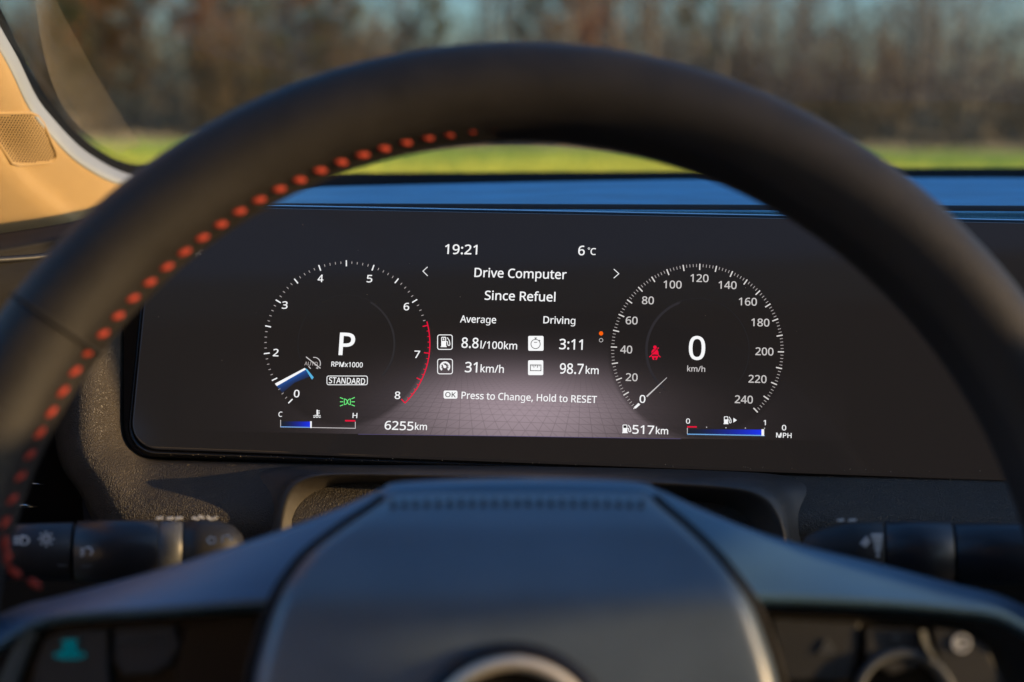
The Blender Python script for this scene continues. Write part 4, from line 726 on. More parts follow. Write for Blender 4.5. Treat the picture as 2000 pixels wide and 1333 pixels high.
# spokes and the frame of the hub: one moulding that faces up towards the windscreen
top = [(-60, 1228), (40, 1184), (120, 1164), (300, 1116), (450, 1068), (560, 1031), (660, 994), (740, 958), (790, 941), (1020, 934), (1232, 940), (1290, 958), (1370, 994), (1460, 1031), (1570, 1066), (1710, 1100), (1860, 1140), (1960, 1166), (2070, 1222)]
bot = [(-60, 1300), (40, 1228), (120, 1201), (300, 1189), (450, 1178), (560, 1172), (660, 1168), (740, 1165), (790, 1160), (1020, 1150), (1232, 1158), (1290, 1160), (1370, 1162), (1460, 1165), (1570, 1168), (1710, 1174), (1860, 1186), (1960, 1204), (2070, 1270)]
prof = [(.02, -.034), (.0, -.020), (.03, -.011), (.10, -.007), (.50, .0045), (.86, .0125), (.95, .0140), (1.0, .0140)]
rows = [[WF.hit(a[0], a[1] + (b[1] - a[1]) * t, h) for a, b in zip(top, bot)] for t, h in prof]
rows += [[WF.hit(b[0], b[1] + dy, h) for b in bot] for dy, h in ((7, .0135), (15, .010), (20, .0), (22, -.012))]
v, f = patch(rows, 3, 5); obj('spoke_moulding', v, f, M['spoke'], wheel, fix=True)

# airbag cover
yr = [(964, 764, 1262, .000), (974, 752, 1275, .0060), (990, 732, 1290, .0120), (1030, 672, 1338, .0215), (1080, 606, 1390, .0295), (1130, 565, 1432, .0345), (1180, 538, 1466, .0370), (1250, 514, 1494, .0380), (1333, 494, 1519, .0385), (1450, 482, 1533, .0385), (1650, 530, 1485, .034), (1800, 640, 1380, .024), (1880, 760, 1260, .008)]
sx = [(-1.0, -.022), (-.997, -.010), (-.985, -.0035), (-.955, -.0008), (-.88, 0), (-.5, .0008), (0, .001), (.5, .0008), (.88, 0), (.955, -.0008), (.985, -.0035), (.997, -.010), (1.0, -.022)]
rows = [[WF.hit((a + b) / 2 + s * (b - a) / 2, y, h + dh) for s, dh in sx] for y, a, b, h in yr]
rows.insert(0, [WF.hit((764 + 1262) / 2 + s * 249, 962, -.016) for s, dh in sx])
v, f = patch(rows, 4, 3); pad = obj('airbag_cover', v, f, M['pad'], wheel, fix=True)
s1 = None
for i in range(23):
    x = 768 + i * 22.0
    p = WF.hit(x, 986 + (i - 11) ** 2 * .03, .0122)
    m = Matrix.Translation(p) @ Matrix.Rotation(R_(90 + random.uniform(-8, 8)), 4, 'Z') @ Matrix.Scale(.85, 4)
    if s1 is None:
        me = st0.data.copy(); me.materials.clear(); me.materials.append(M['dthread'])
        s1 = bpy.data.objects.new('pad_stitch', me); COL.objects.link(s1); s1.parent = pad; s1.matrix_local = m
    else: share(s1, 'pad_stitch', pad, m)
# the shadow gap between the cover and the spokes
for sd in (1, 2):
    P = [WF.hit(r_[sd] + (-7 if sd == 1 else 7), r_[0] + 2, r_[3] - .0135) for r_ in yr[1:10]]
    P = [cr(P, t / 4) for t in range((len(P) - 1) * 4 + 1)]
    v, f = tube(P, .0017, 8); obj('cover_gap', v, f, M['void'], wheel)
# badge ring in the middle of the cover
ec = WF.hit(1000, 1466, .0395); er = (WF.hit(1208, 1466, .0395) - ec).length
v, f = lathe([(er * 1.0, -.004), (er * 1.0, .0), (er * .97, .0018), (er * .90, .0030), (er * .875, .0028), (er * .86, .0016)], 72)
em_ = obj('badge_surround', [p + ec for p in v], f, M['gloss'], wheel)
M['ring'] = surf('brushed_ring', (.72, .66, .55), .42, .5, metal=.55, tint=(60, .06))
v, f = lathe([(er * .87, .0014), (er * .865, .0032), (er * .84, .0046), (er * .80, .0050), (er * .76, .0046), (er * .735, .0030), (er * .73, .0)], 72)
obj('badge_ring', [p + ec for p in v], f, M['ring'], wheel)
v, f = lathe([(er * .74, .0008), (er * .4, .0012), (.0001, .0014)], 48); obj('badge_plate', [p + ec for p in v], f, M['gloss'], wheel)

# switch panels either side
def wbox(pp, h0, h1, inset=5):                           # a bevelled key: outline in photo pixels on the wheel plane
    cx = sum(p[0] for p in pp) / len(pp); cy = sum(p[1] for p in pp) / len(pp)
    V, Fc = [], []; n = len(pp)
    for k_, h in ((0, h0), (0, h1 - .0012), (inset * .5, h1 - .0003), (inset, h1)):
        for x, y in pp:
            L = math.hypot(x - cx, y - cy); q = max(1 - k_ / L * 1.0, 0); V.append(WF.hit(cx + (x - cx) * q, cy + (y - cy) * q, h))
    for r in range(3): Fc += [(r * n + i, r * n + (i + 1) % n, (r + 1) * n + (i + 1) % n, (r + 1) * n + i) for i in range(n)]
    Fc.append(tuple(range(3 * n, 4 * n))); return V, Fc
def wmark(name, parent, strokes, w, h, mat):
    v, f = merge([tube([WF.hit(x, y, h) for x, y in s], w / FPX * .36 / 2, 6) for s in strokes]); return obj(name, v, f, mat, parent, smooth=False)
sp1 = obj('switch_panel', *wbox([(58, 1244), (110, 1216), (300, 1208), (518, 1198), (500, 1300), (486, 1460), (-20, 1480), (-10, 1380)], -.012, .004), M['gloss'], wheel, smooth=False)
b1 = obj('switch_key', *wbox([(86, 1250), (120, 1232), (210, 1228), (214, 1345), (60, 1350), (68, 1300)], .003, .0085), M['plastic'], sp1, smooth=False)
wmark('key_symbol', sp1, [[(118, 1284), (124, 1272), (130, 1262), (142, 1262), (148, 1272), (154, 1284), (118, 1284)], [(126, 1274), (146, 1274)], [(112, 1276), (108, 1284)], [(160, 1276), (164, 1284)], [(122, 1254), (150, 1254)]], 9.0, .0092, M['cyan'])
obj('switch_key', *wbox([(222, 1226), (340, 1220), (352, 1262), (330, 1300), (300, 1318), (240, 1320), (222, 1290)], .003, .0075), M['plastic'], sp1, smooth=False)
wmark('key_symbol', sp1, [[(226, 1252), (244, 1252)], [(250, 1246), (250, 1258)], [(258, 1258), (264, 1244), (272, 1258)], [(278, 1258), (278, 1245), (288, 1258), (288, 1245)], [(298, 1246), (298, 1258), (308, 1258)], [(318, 1240), (320, 1262)]], 3.4, .0083, M['grey'])
obj('switch_key', *wbox([(356, 1222), (420, 1214), (505, 1206), (492, 1300), (484, 1345), (350, 1345), (340, 1310)], .003, .0072), M['gloss'], sp1, smooth=False)
# the moulded wall of the left recess, turned to the right
v, f = patch([[WF.hit(62, 1226, .013), WF.hit(30, 1262, .013), WF.hit(-6, 1340, .013), WF.hit(-30, 1420, .013)], [WF.hit(72, 1236, .008), WF.hit(52, 1275, .008), WF.hit(24, 1345, .008), WF.hit(2, 1425, .008)], [WF.hit(76, 1240, .001), WF.hit(62, 1280, .001), WF.hit(36, 1350, .001), WF.hit(14, 1430, .001)]], 4, 4)
obj('recess_wall', v, f, M['grey'], wheel, fix=True)
sp2 = obj('switch_panel', *wbox([(1494, 1196), (1700, 1202), (1880, 1214), (1952, 1256), (1990, 1330), (2030, 1470), (1536, 1460), (1520, 1320)], -.012, .004), M['gloss'], wheel, smooth=False)
obj('switch_key', *wbox([(1506, 1208), (1680, 1216), (1676, 1260), (1660, 1330), (1540, 1330), (1524, 1300)], .003, .0078), M['plastic'], sp2, smooth=False)
wmark('key_symbol', sp2, [[(1602, 1274), (1610, 1262), (1616, 1250), (1622, 1262), (1634, 1274), (1602, 1274)], [(1612, 1268), (1624, 1268)]], 6, .0084, M['grey'])
kr = obj('roller_key', *wbox([(1690, 1226), (1780, 1228), (1812, 1262), (1800, 1300), (1740, 1318), (1690, 1290)], .003, .0090), M['plastic'], sp2, smooth=False)
wmark('key_symbol', sp2, [[(1744, 1246), (1756, 1246)], [(1750, 1240), (1750, 1252)]], 5, .0096, M['grey'])
obj('switch_key', *wbox([(1822, 1226), (1880, 1232), (1930, 1266), (1960, 1340), (1850, 1345), (1832, 1290)], .003, .0085), M['plastic'], sp2, smooth=False)
ck = [(1878 + 16 * math.cos(a), 1257 + 16 * math.sin(a)) for a in [k * .3142 for k in range(21)]]
wmark('key_symbol', sp2, [ck, [(1868, 1257), (1888, 1257)], [(1874, 1250), (1868, 1257), (1874, 1264)]], 5.0, .0092, M['print'])
v, f = lathe([(.0145, 0), (.0150, .004), (.0140, .0055), (.0125, .0045), (.012, .0)], 40); c2 = WF.hit(1762, 1372, .006)
obj('dial_ring', [p + c2 for p in v], f, M['grey'], sp2)
v, f = patch([[WF.hit(1797, 1232, .0125), WF.hit(1806, 1262, .0125), WF.hit(1824, 1290, .0125)], [WF.hit(1812, 1232, .006), WF.hit(1820, 1262, .006), WF.hit(1834, 1288, .006)]], 2, 3); obj('key_flank', v, f, M['grey'], sp2)

# ------------------------------------------------------------------ windscreen pillar with its speaker grille
pil = empty('windscreen_pillar', loc(at(60, 400, .70)), 'beige trimmed windscreen pillar with small speaker grille, glowing in low sun', 'pillar')
S = [(-75, -95, .640), (-40, -20, .662), (0, 57, .690), (34, 118, .715), (68, 189, .745), (101, 233, .765), (152, 287, .800), (203, 322, .832), (245, 341, .862), (310, 360, .905)]
S1 = [(-105, -60), (-72, 20), (-30, 100), (2, 160), (36, 222), (72, 268), (118, 322), (168, 362), (214, 392), (280, 410)]
S2 = [(-190, -10), (-165, 70), (-130, 150), (-95, 215), (-55, 275), (-15, 330), (40, 388), (95, 432), (145, 470), (210, 500)]
S3 = [(-360, 80), (-340, 160), (-310, 240), (-280, 310), (-245, 375), (-205, 430), (-150, 490), (-90, 540), (-30, 580), (50, 620)]
rows = []
for (a, b, c, e) in zip(S, S1, S2, S3):
    d = a[2]
    rows.append([at(a[0] + 6, a[1] - 4, d + .012), at(a[0], a[1], d), at(a[0] - 9, a[1] + 15, d - .030), at(b[0], b[1], d - .040), at((b[0] + c[0]) / 2, (b[1] + c[1]) / 2, d - .048), at(c[0], c[1], d - .060), at(e[0], e[1], d - .068)])
def onward(rows, ks=(9, 4)):                               # the pillar runs on up and back to the roof
    return [[a + (a - b) * k for a, b in zip(rows[0], rows[1])] for k in ks] + rows
for r in rows: r.append(r[-1] + (r[-1] - r[-2]) * 1.2 + FWD * .02); r.append(r[-1] + (r[-1] - r[-2]) * .8 + FWD * .10)
rows = onward(rows)
v, f = patch(rows, 5, 4)
pt = obj('pillar_trim', v, f, M['beige'], pil, True, fix=True)
bv = BVHTree.FromPolygons([Vector(p) for p in v], f)
sv = []
for a in S: sv.append([at(a[0] + 2, a[1] - 2, a[2] - .004), at(a[0] - 5, a[1] + 9, a[2] - .026), at(a[0] - 10, a[1] + 17, a[2] - .0335), at(a[0] - 13, a[1] + 21, a[2] - .034)])
ev, ef = patch(onward(sv), 5, 4); obj('edge_sheen', ev, ef, surf('sky_sheen', (.25, .27, .28), .5, .5, grain=('noise', 1200, .2, .0004), tint=(30, .06)), pil, True, fix=True)  # pale strip laid on; sky reflection put into its colour
def on_pillar(px, py):
    q = bv.ray_cast(EYE, ray(px, py).normalized())
    return q[0], (q[1] if q[1].dot(ray(px, py)) < 0 else -q[1])
gp = [(-70, 262), (-62, 226), (-40, 219), (58, 221), (74, 228), (84, 242), (108, 296), (109, 308), (102, 316), (34, 323), (22, 319), (12, 306), (-20, 320), (-60, 330), (-76, 300)]
gp = [(-60, 221), (58, 221), (72, 227), (83, 241), (108, 296), (109, 309), (101, 317), (34, 323), (22, 319), (-30, 240)]
# rounded frame of the grille and its perforated plate
cx = sum(p[0] for p in gp) / len(gp); cy = sum(p[1] for p in gp) / len(gp)
dense = []
for i, p in enumerate(gp):
    q = gp[(i + 1) % len(gp)]; n = max(2, int(math.hypot(q[0] - p[0], q[1] - p[1]) / 6))
    dense += [(p[0] + (q[0] - p[0]) * k / n, p[1] + (q[1] - p[1]) * k / n) for k in range(n)]
fr = []
for x, y in dense + dense[:1]:
    p, n = on_pillar(x, y); fr.append(p + n * .0002)
v, f = tube(fr, .0009, 8, cap=False); gr = obj('grille_frame', v, f, M['beige'], pil, True)
def inside(x, y, P):
    r = False
    for i in range(len(P)):
        (x1, y1), (x2, y2) = P[i], P[i - 1]
        if (y1 > y) != (y2 > y) and x < (x2 - x1) * (y - y1) / (y2 - y1) + x1: r = not r
    return r
ins = [(cx + (x - cx) * .93, cy + (y - cy) * .92) for x, y in gp]
hv, hf, nh = [], [], 0
for j in range(-24, 26):
    for i in range(-30, 30):
        x = 20 + i * 5.9 + (j % 2) * 2.95 + j * .3; y = 272 + j * 4.7 + i * .25
        if -30 < x and inside(x, y, ins):
            p, n = on_pillar(x, y); t = n.orthogonal().normalized(); s = n.cross(t); k0 = len(hv)
            hv += [p + n * .0004 + (t * math.cos(a) + s * math.sin(a)) * .00056 for a in [q * math.pi / 3 for q in range(6)]]
            hf.append(tuple(range(k0, k0 + 6)))
tag(obj('grille_holes', hv, hf, M['hole'], gr, True, smooth=False, root=pil), kind='stuff')

# ------------------------------------------------------------------ windscreen
wsn = empty('windscreen', loc(at(1000, 345, .98)), 'raked windscreen glass with black dotted border, beyond the dashboard', 'windscreen')
base = [(-75, -95, .640), (-40, -20, .662), (-4, 45, .690), (30, 106, .715), (63, 178, .745), (97, 222, .765), (148, 277, .800), (200, 312, .832), (250, 331, .862)]
E0 = [(-70, -120, .640), (-30, -40, .662), (6, 26, .690), (34, 85, .715), (66, 146, .745), (101, 203, .765), (152, 263, .800), (203, 300, .832), (243, 318, .862), (300, 327, .885), (380, 333, .905), (520, 338, .93), (760, 339, .955), (1010, 337.5, .975), (1365, 335, .995), (1700, 331, 1.005), (2000, 329, 1.005), (2700, 330, .99)]
E1 = [(-80, -90, .638), (-44, -10, .660), (0, 57, .688), (34, 118, .713), (68, 189, .743), (101, 233, .763), (152, 287, .798), (203, 322, .830), (245, 341, .860), (310, 362, .875), (390, 372, .89), (520, 374, .91), (760, 368, .94), (1010, 362, .96), (1365, 356, .98), (1700, 352, .99), (2000, 350, .99), (2700, 352, .98)]
A = [at(*p) for p in E0]; B = [at(*p) for p in E1]
A = [A[0] + (A[0] - A[1]) * k for k in (9, 4)] + A; B = [B[0] + (B[0] - B[1]) * k for k in (9, 4)] + B
v, f = patch([[a + (b - a) * t for a, b in zip(A, B)] for t in (0, .5, 1)], 2, 8)
obj('frit_band', [p + Vector((0, -.001, 0)) for p in v], f, M['frit'], wsn, True, fix=True)
# dots that break the band up towards the clear glass
dv, df = [], []
path = [cr(A, t / 30) for t in range((len(A) - 1) * 30 + 1)]; pb = [cr(B, t / 30) for t in range((len(A) - 1) * 30 + 1)]
acc, step = 0, .00145; nxt = 0
for i in range(1, len(path)):
    acc += (path[i] - path[i - 1]).length
    while nxt < acc:
        w = (path[i] - pb[i]).normalized(); tg = (path[i] - path[i - 1]).normalized()
        for r in range(4):
            rad = .00052 - r * .00009; k0 = len(dv); c = path[i] - tg * (acc - nxt) + w * (.0004 + r * .00125) + tg * (r % 2) * step / 2 + Vector((0, -.0012, 0))
            dv += [c + (w * math.cos(a) + tg * math.sin(a)) * rad for a in [q * math.pi / 3 for q in range(6)]]; df.append(tuple(range(k0, k0 + 6)))
        nxt += step
tag(obj('frit_dots', dv, df, M['frit'], wsn, True, smooth=False), kind='stuff')
# the pane itself: from the band up and back over the driver
m_, nt, b = new_mat('windscreen_glass'); nt.nodes.remove(b)
tr = nt.nodes.new('ShaderNodeBsdfTransparent'); tr.inputs[0].default_value = (.94, .96, .96, 1)
gl = nt.nodes.new('ShaderNodeBsdfGlossy'); gl.inputs['Roughness'].default_value = .0; gl.inputs[0].default_value = (.9, .95, 1, 1)
fn = nt.nodes.new('ShaderNodeFresnel'); fn.inputs[0].default_value = 1.45; mx = nt.nodes.new('ShaderNodeMixShader')
X.nt = nt; nt.links.new((X(fn.outputs[0]) * .28).v, mx.inputs[0]); nt.links.new(tr.outputs[0], mx.inputs[1]); nt.links.new(gl.outputs[0], mx.inputs[2]); nt.links.new(mx.outputs[0], nt.nodes['Material Output'].inputs[0])
low = [cr(A, t * .5) for t in range((len(A) - 1) * 2 + 1)]
# ruled surface: lower/left border of the glass joined to its upper edge under the roof
LT = low[0]
topE = [Vector((LT.x + (.75 - LT.x) * (i / (len(low) - 1)) ** 1.3, LT.y + .02 - .0 * i, LT.z + .04 + .10 * math.sin(math.pi * min(1, i / (len(low) - 1)))) ) for i in range(len(low))]
RAKE = R_(25.5); rows = []
for t in (0, .25, .5, .75, 1.0):
    r = []
    for p in low:
        L = max(0.0, (p.y - .06)) / math.cos(RAKE) * t
        r.append(Vector((p.x, p.y - L * math.cos(RAKE), p.z + L * math.sin(RAKE) - .012 * 4 * t * (1 - t) * 0)))
    rows.append(r)
v, f = patch(rows, 2, 1)
obj('pane', v, f, m_, wsn, True)
# pale film laid on the glass as the sunlit pillar's reflection
pbv = BVHTree.FromPolygons([Vector(p) for p in v], f)
fm, nt, b = new_mat('reflection_haze'); nt.nodes.remove(b); tr = nt.nodes.new('ShaderNodeBsdfTransparent'); df_ = nt.nodes.new('ShaderNodeBsdfDiffuse'); df_.inputs[0].default_value = (.50, .43, .32, 1)
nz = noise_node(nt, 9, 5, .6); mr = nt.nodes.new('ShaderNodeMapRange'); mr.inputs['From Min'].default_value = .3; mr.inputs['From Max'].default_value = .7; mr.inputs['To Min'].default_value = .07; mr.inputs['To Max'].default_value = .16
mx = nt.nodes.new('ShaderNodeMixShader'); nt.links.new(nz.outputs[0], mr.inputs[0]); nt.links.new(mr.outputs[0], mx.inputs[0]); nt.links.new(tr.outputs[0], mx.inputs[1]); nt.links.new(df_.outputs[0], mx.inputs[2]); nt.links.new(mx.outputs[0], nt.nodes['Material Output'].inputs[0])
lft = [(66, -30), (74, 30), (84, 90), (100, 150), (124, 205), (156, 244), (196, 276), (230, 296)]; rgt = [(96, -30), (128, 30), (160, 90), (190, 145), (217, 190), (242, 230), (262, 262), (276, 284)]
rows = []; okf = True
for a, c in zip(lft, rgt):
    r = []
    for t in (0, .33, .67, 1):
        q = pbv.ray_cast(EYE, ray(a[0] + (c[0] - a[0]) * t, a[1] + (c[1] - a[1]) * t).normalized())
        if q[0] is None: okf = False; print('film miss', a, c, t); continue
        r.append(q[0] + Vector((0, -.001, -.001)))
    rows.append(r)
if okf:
    fv, ff = patch(rows, 3, 2); obj('reflection_film', fv, ff, fm, wsn, True)

# ------------------------------------------------------------------ roof over the driver (above the picture; it shades the cabin), walls added to shape the light
v, f = box((.20, -.75, EYE.z + .33), (1.64, 1.54, .05)); tag(obj('roof_lining', v, f, M['lining'], None, smooth=False), kind='structure')
v, f = merge([box((1.03, -.645, 1.02), (.06, 1.67, .62)), box((1.03, .745, 1.035), (.06, 1.11, .67)), box((1.03, .84, 1.38), (.045, .92, .02)), box((1.03, .24, 1.40), (.055, .10, .032)), box((1.03, -.42, 1.60), (.05, .16, .36)), box((1.03, .1385, 1.465), (.05, .103, .05)), box((1.03, -.179, 1.41), (.05, .532, .16)), box((1.03, .8215, 1.37), (.05, .957, .334))]); tag(obj('sun_block_right', v, f, M['plastic'], None, smooth=False), kind='structure')  # unseen boxes, heights shaped to shade hub and dash from the sun
v, f = merge([box((-.62, -.40, 1.03), (.06, 2.1, .74)), box((-.62, -.85, 1.53), (.05, 1.2, .46))]); tag(obj('unseen_wall_left', v, f, M['lining'], None, smooth=False), kind='structure')  # unseen; upper box closes the window to cut sky light, bounce warm light
v, f = box((.20, -1.52, 1.20), (1.64, .06, 1.1)); tag(obj('added_wall_rear', v, f, M['lining'], None, smooth=False), kind='structure')
v, f = box((.20, -.3, .62), (1.64, 2.4, .06)); tag(obj('cabin_floor', v, f, M['plastic'], None, smooth=False), kind='structure')

# ------------------------------------------------------------------ outside: meadow, wood
gm, nt, b = new_mat('meadow_soil'); n1 = noise_node(nt, .25, 6, .65); rp = nt.nodes.new('ShaderNodeValToRGB')
rp.color_ramp.elements[0].position = .3; rp.color_ramp.elements[0].color = (.06, .085, .018, 1); rp.color_ramp.elements[1].position = .7; rp.color_ramp.elements[1].color = (.11, .125, .03, 1)
nt.links.new(n1.outputs[0], rp.inputs[0]); nt.links.new(rp.outputs[0], b.inputs['Base Color']); b.inputs['Roughness'].default_value = .95; b.inputs['Specular IOR Level'].default_value = .1
N = 40; V = [(x * 2400 / N - 1200, y * 2400 / N - 1000, 0 if -400 < y * 2400 / N - 1000 < 400 else random.uniform(-.3, .3)) for y in range(N + 1) for x in range(N + 1)]
tag(obj('ground', V, [(j * (N + 1) + i, j * (N + 1) + i + 1, (j + 1) * (N + 1) + i + 1, (j + 1) * (N + 1) + i) for j in range(N) for i in range(N)], gm), kind='structure')
gmat = surf('grass_blade', (.64, .64, .10), .6, .25, tint=(.35, .3), translucent=.45)
rg = random.Random(3); V, Fc = [], []; V2, F2 = [], []
for i in range(68000):
    y = 24 + 37 * rg.random(); x = (rg.random() * 2 - 1) * (y * .52 + 3)
    if i % 4 == 3: y = 5 + 19 * rg.random(); x = (rg.random() * 2 - 1) * (y * .6 + 3)
    hgt = rg.uniform(.10, .20); w = rg.uniform(.02, .05) * (1 + y / 40); a = rg.uniform(0, math.pi); lx, ly = rg.uniform(-.06, .06), rg.uniform(-.06, .06); k0 = len(V)
    cx_, sy_ = math.cos(a) * w, math.sin(a) * w
    A_, B_ = (V, Fc) if rg.random() < .08 + (47 + 4 * math.sin(x * .31) - y) / 11 else (V2, F2); k0 = len(A_)
    A_ += [(x - cx_, y - sy_, 0), (x + cx_, y + sy_, 0), (x + cx_ * .6 + lx, y + sy_ * .6 + ly, hgt), (x - cx_ * .6 + lx, y - sy_ * .6 + ly, hgt * .8)]; B_.append((k0, k0 + 1, k0 + 2, k0 + 3))
g_ = tag(obj('meadow_grass', V, Fc, gmat, None, smooth=False), 'bright yellow-green meadow grass beyond the windscreen', 'grass', kind='stuff')

straw = surf('dry_grass', (.40, .34, .22), .8, .2, tint=(.3, .4), translucent=.4); V, Fc = [], []
for i in range(16000):
    y = 56 + 9 * rg.random(); x = (rg.random() * 2 - 1) * (y * .52 + 3); hgt = rg.uniform(.15, .55) * (.5 + .5 * math.sin(x * .7) ** 2); w = rg.uniform(.02, .06); a = rg.uniform(0, math.pi); k0 = len(V); lx = rg.uniform(-.2, .2)
    V += [(x - math.cos(a) * w, y - math.sin(a) * w, 0), (x + math.cos(a) * w, y + math.sin(a) * w, 0), (x + lx, y + rg.uniform(-.1, .1), hgt)]; Fc.append((k0, k0 + 1, k0 + 2))
tag(obj('dry_grass', V, Fc, straw, None, smooth=False), 'pale dry grass along the edge of the wood', 'grass', kind='stuff')
tag(obj('green_grass', V2, F2, surf('green_blade', (.27, .40, .085), .6, .25, tint=(.35, .3), translucent=.4), None, smooth=False), 'green meadow grass farther off, before the wood', 'grass', kind='stuff')
bark = [surf('bark_grey', (.15, .138, .112), .9, .2, grain=('noise', 12, .6, .02), tint=(3, .4)), surf('bark_brown', (.115, .096, .070), .9, .2, grain=('noise', 12, .6, .02), tint=(3, .4)), surf('bark_pale', (.24, .215, .18), .9, .2, grain=('noise', 12, .6, .02), tint=(2, .45))]
leaf = [surf('leaf_orange', (.38, .17, .045), .7, .2, tint=(1.5, .4), translucent=.3), surf('leaf_olive', (.13, .12, .035), .7, .2, tint=(1.5, .4), translucent=.3), surf('leaf_rust', (.12, .085, .045), .7, .2, tint=(1.5, .4), translucent=.3)]
def tree_mesh(rg, height, girth, nb, lean, leaves, lowest):
    tv, tf = [], []; P = [Vector((0, 0, -.2))]; x = y = 0.0
    for i in range(1, 9):
        x += rg.uniform(-.14, .14) + lean; y += rg.uniform(-.14, .14); P.append(Vector((x, y, height * i / 8)))
    rad = [girth * (1.25 if i == 0 else 1 - .105 * i) for i in range(9)]
    tv, tf = tube(P, rad, 8); cv, cf, lv, lf = [], [], [], []
    def twig(p, d, L, r, depth):
        pts = [p]; dd = d.copy()
        for s in range(3):
            dd = (dd + Vector((rg.uniform(-.3, .3), rg.uniform(-.3, .3), rg.uniform(-.05, .28)))).normalized(); pts.append(pts[-1] + dd * L / 3)
        v, f = tube(pts, [r, r * .75, r * .5, r * .2], 3 if depth else 4, cap=False); k0 = len(cv); cv.extend(v); cf.extend([tuple(i + k0 for i in q) for q in f])
        if depth < 2:
            for _ in range(4 if depth == 0 else 3): twig(pts[rg.randint(1, 3)], (dd + Vector((rg.uniform(-1, 1), rg.uniform(-1, 1), rg.uniform(-.3, .6)))).normalized(), L * .55, r * .5, depth + 1)
        elif leaves:
            for _ in range(leaves):
                c = pts[rg.randint(1, 3)] + Vector((rg.uniform(-.35, .35), rg.uniform(-.35, .35), rg.uniform(-.35, .35))); s = rg.uniform(.06, .16)
                u = Vector((rg.uniform(-1, 1), rg.uniform(-1, 1), rg.uniform(-1, 1))).normalized(); w = u.orthogonal().normalized(); k1 = len(lv)
                lv.extend([c - u * s, c + w * s * .6, c + u * s, c - w * s * .6]); lf.append((k1, k1 + 1, k1 + 2, k1 + 3))
    for i in range(nb):
        t = lowest + (1 - lowest) * (i + rg.random()) / nb; k = t * 8; a = rg.uniform(0, 2 * math.pi)
        twig(cr(P, min(k, 7.99)), Vector((math.cos(a), math.sin(a), rg.uniform(.15, .9))).normalized(), height * rg.uniform(.14, .26) * (1.15 - .6 * t), girth * .34 * (1.1 - t * .7), 0)
    return (tv, tf), (cv, cf), (lv, lf)
rg = random.Random(11); PROTO = []
for i, (hh, g, nb, ln, lv_, lo, bk, lm) in enumerate([(15, .17, 26, .02, 0, .12, 0, 0), (13, .13, 24, -.03, 0, .10, 1, 0), (17, .22, 28, .0, 1, .18, 1, 2), (12, .10, 22, .05, 0, .08, 2, 0), (11, .11, 24, .0, 26, .12, 1, 0), (10, .10, 22, .02, 14, .06, 0, 1), (5, .04, 18, .03, 2, .04, 1, 2)]):
    T, Cw, Lf = tree_mesh(rg, hh, g, nb, ln, lv_, lo)
    PROTO.append((mesh('trunk', *T, bark[bk]), mesh('branches', *Cw, bark[bk]), mesh('leaves', *Lf, leaf[lm], False) if Lf[1] else None))
LBL = ['grey bare tree in the blurred wood beyond the meadow', 'brown bare slender tree in the blurred wood beyond the meadow', 'thick brown tree with few rusty leaves in the blurred wood', 'pale barked bare tree in the blurred wood beyond the meadow',
       'tree with orange autumn leaves in the blurred wood', 'tree with olive leaves in the blurred wood beyond the meadow', 'low bare bush at the edge of the blurred wood']
NM = ['bare_tree', 'bare_tree', 'leafy_tree', 'pale_tree', 'orange_tree', 'olive_tree', 'bush']
CT = ['tree', 'tree', 'tree', 'tree', 'tree', 'tree', 'bush']
def plant(kind, x, y, s, rz):
    o = bpy.data.objects.new(NM[kind], None); COL.objects.link(o); o.location = (x, y, 0); o.rotation_euler = (0, 0, rz); o.scale = (s, s, s)
    tag(o, LBL[kind], CT[kind], ['grey trees of the wood', 'slender brown trees of the wood', 'thick trees of the wood', 'pale trees of the wood', 'orange trees of the wood', 'olive trees of the wood', 'bushes at the edge of the wood'][kind])
    for nm, me in zip(('trunk', 'branches', 'leaves'), PROTO[kind]):
        if me: c = bpy.data.objects.new(nm, me); COL.objects.link(c); c.parent = o
rg = random.Random(5)
for i in range(100):
    y = 66 + 54 * rg.random() ** .8; x = (rg.random() * 2 - 1) * (y * .42)
    kind = rg.choices([0, 1, 2, 3], [4, 4, 3, 1.2])[0]
    plant(kind, x, y, rg.uniform(.8, 1.25), rg.uniform(0, 6.28))
for x, y in ((-26, 88), (-22, 84), (-18, 82), (-28, 95), (-14, 96), (3.4, 92), (4.8, 97)): plant(4, x, y, rg.uniform(.8, 1.1), rg.uniform(0, 6.28))
for x, y in ((-15, 80), (-10, 84), (-5, 86), (1, 95), (11, 88), (-24, 78)): plant(5, x, y, rg.uniform(.8, 1.1), rg.uniform(0, 6.28))
for i in range(80): plant(6, rg.uniform(-31, 31), rg.uniform(62, 80), rg.uniform(.5, 1.1), rg.uniform(0, 6.28))
fm2 = surf('leaf_litter', (.13, .095, .06), .95, .1, grain=('noise', 3, .8, .1), tint=(.4, .4))
V = [(x * 5 - 150, 61 + j * 28 + (rg.uniform(-2, 2) if j == 0 else 0), .02 + .05 * rg.random()) for j in range(6) for x in range(61)]
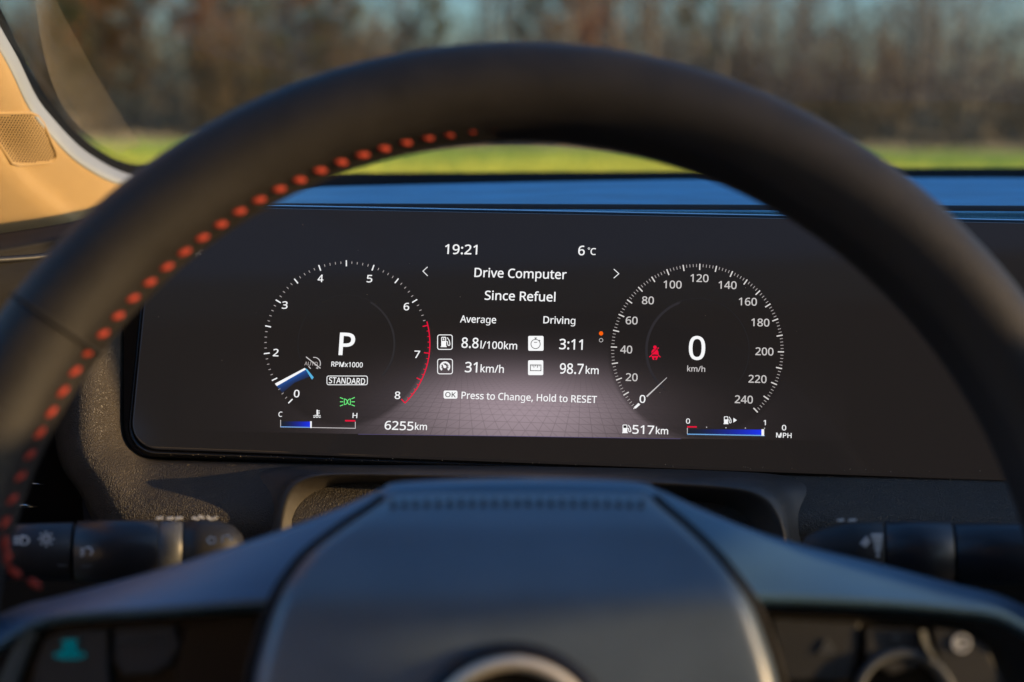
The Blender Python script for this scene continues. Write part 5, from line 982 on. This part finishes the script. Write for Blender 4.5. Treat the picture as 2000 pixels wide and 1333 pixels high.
tag(obj('forest_floor', V, [(j * 61 + i, j * 61 + i + 1, (j + 1) * 61 + i + 1, (j + 1) * 61 + i) for j in range(5) for i in range(60)], fm2), kind='structure')
# the depth of the wood behind: thin stems and brush that nobody could count
V, Fc = [], []; rg = random.Random(9)
for i in range(420):
    y = rg.uniform(118, 190); x = (rg.random() * 2 - 1) * y * .48; hgt = rg.uniform(8, 18); r = rg.uniform(.05, .2); lx = rg.uniform(-1, 1)
    v, f = tube([Vector((x, y, -.2)), Vector((x + lx * .4, y, hgt * .5)), Vector((x + lx, y, hgt))], [r, r * .7, r * .15], 4, cap=False); k0 = len(V); V += v; Fc += [tuple(q + k0 for q in t) for t in f]
    for _ in range(10):
        z = rg.uniform(.4, hgt); a = rg.uniform(-1, 1); L = rg.uniform(.8, 2.6)
        v, f = tube([Vector((x, y, z)), Vector((x + a * L, y + rg.uniform(-1, 1), z + L * rg.uniform(.1, .9)))], [r * .4, r * .1], 3, cap=False); k0 = len(V); V += v; Fc += [tuple(q + k0 for q in t) for t in f]
tag(obj('far_wood', V, Fc, bark[1], None), 'dense mass of thin stems in the depth of the wood', 'wood', kind='stuff')
V, Fc = [], []
for i in range(42000):
    y = 63 + 137 * rg.random() ** 1.3; x = (rg.random() * 2 - 1) * y * .48; gap = .5 + .5 * math.sin(x / y * 47 + 1.1) * math.sin(x / y * 19 + .4); gap *= math.exp(-((x / y - .0) / .22) ** 2); z = (12 - 9.5 * gap) * min(1, (y - 57) / 40) * rg.random() ** 1.6 * (y / 120); s = rg.uniform(.12, .4); k0 = len(V)
    a = rg.uniform(0, 6.28); b2 = rg.uniform(-.8, .8); V += [(x, y, z), (x + math.cos(a) * s, y + math.sin(a) * s, z + b2 * s), (x + rg.uniform(-.2, .2), y, z + s * 1.3)]; Fc.append((k0, k0 + 1, k0 + 2))
tag(obj('undergrowth', V, Fc, surf('brush', (.150, .128, .095), .9, .1, tint=(.12, .6), translucent=.2), None, smooth=False), 'brown brush and undergrowth between the trunks of the wood', 'undergrowth', kind='stuff')
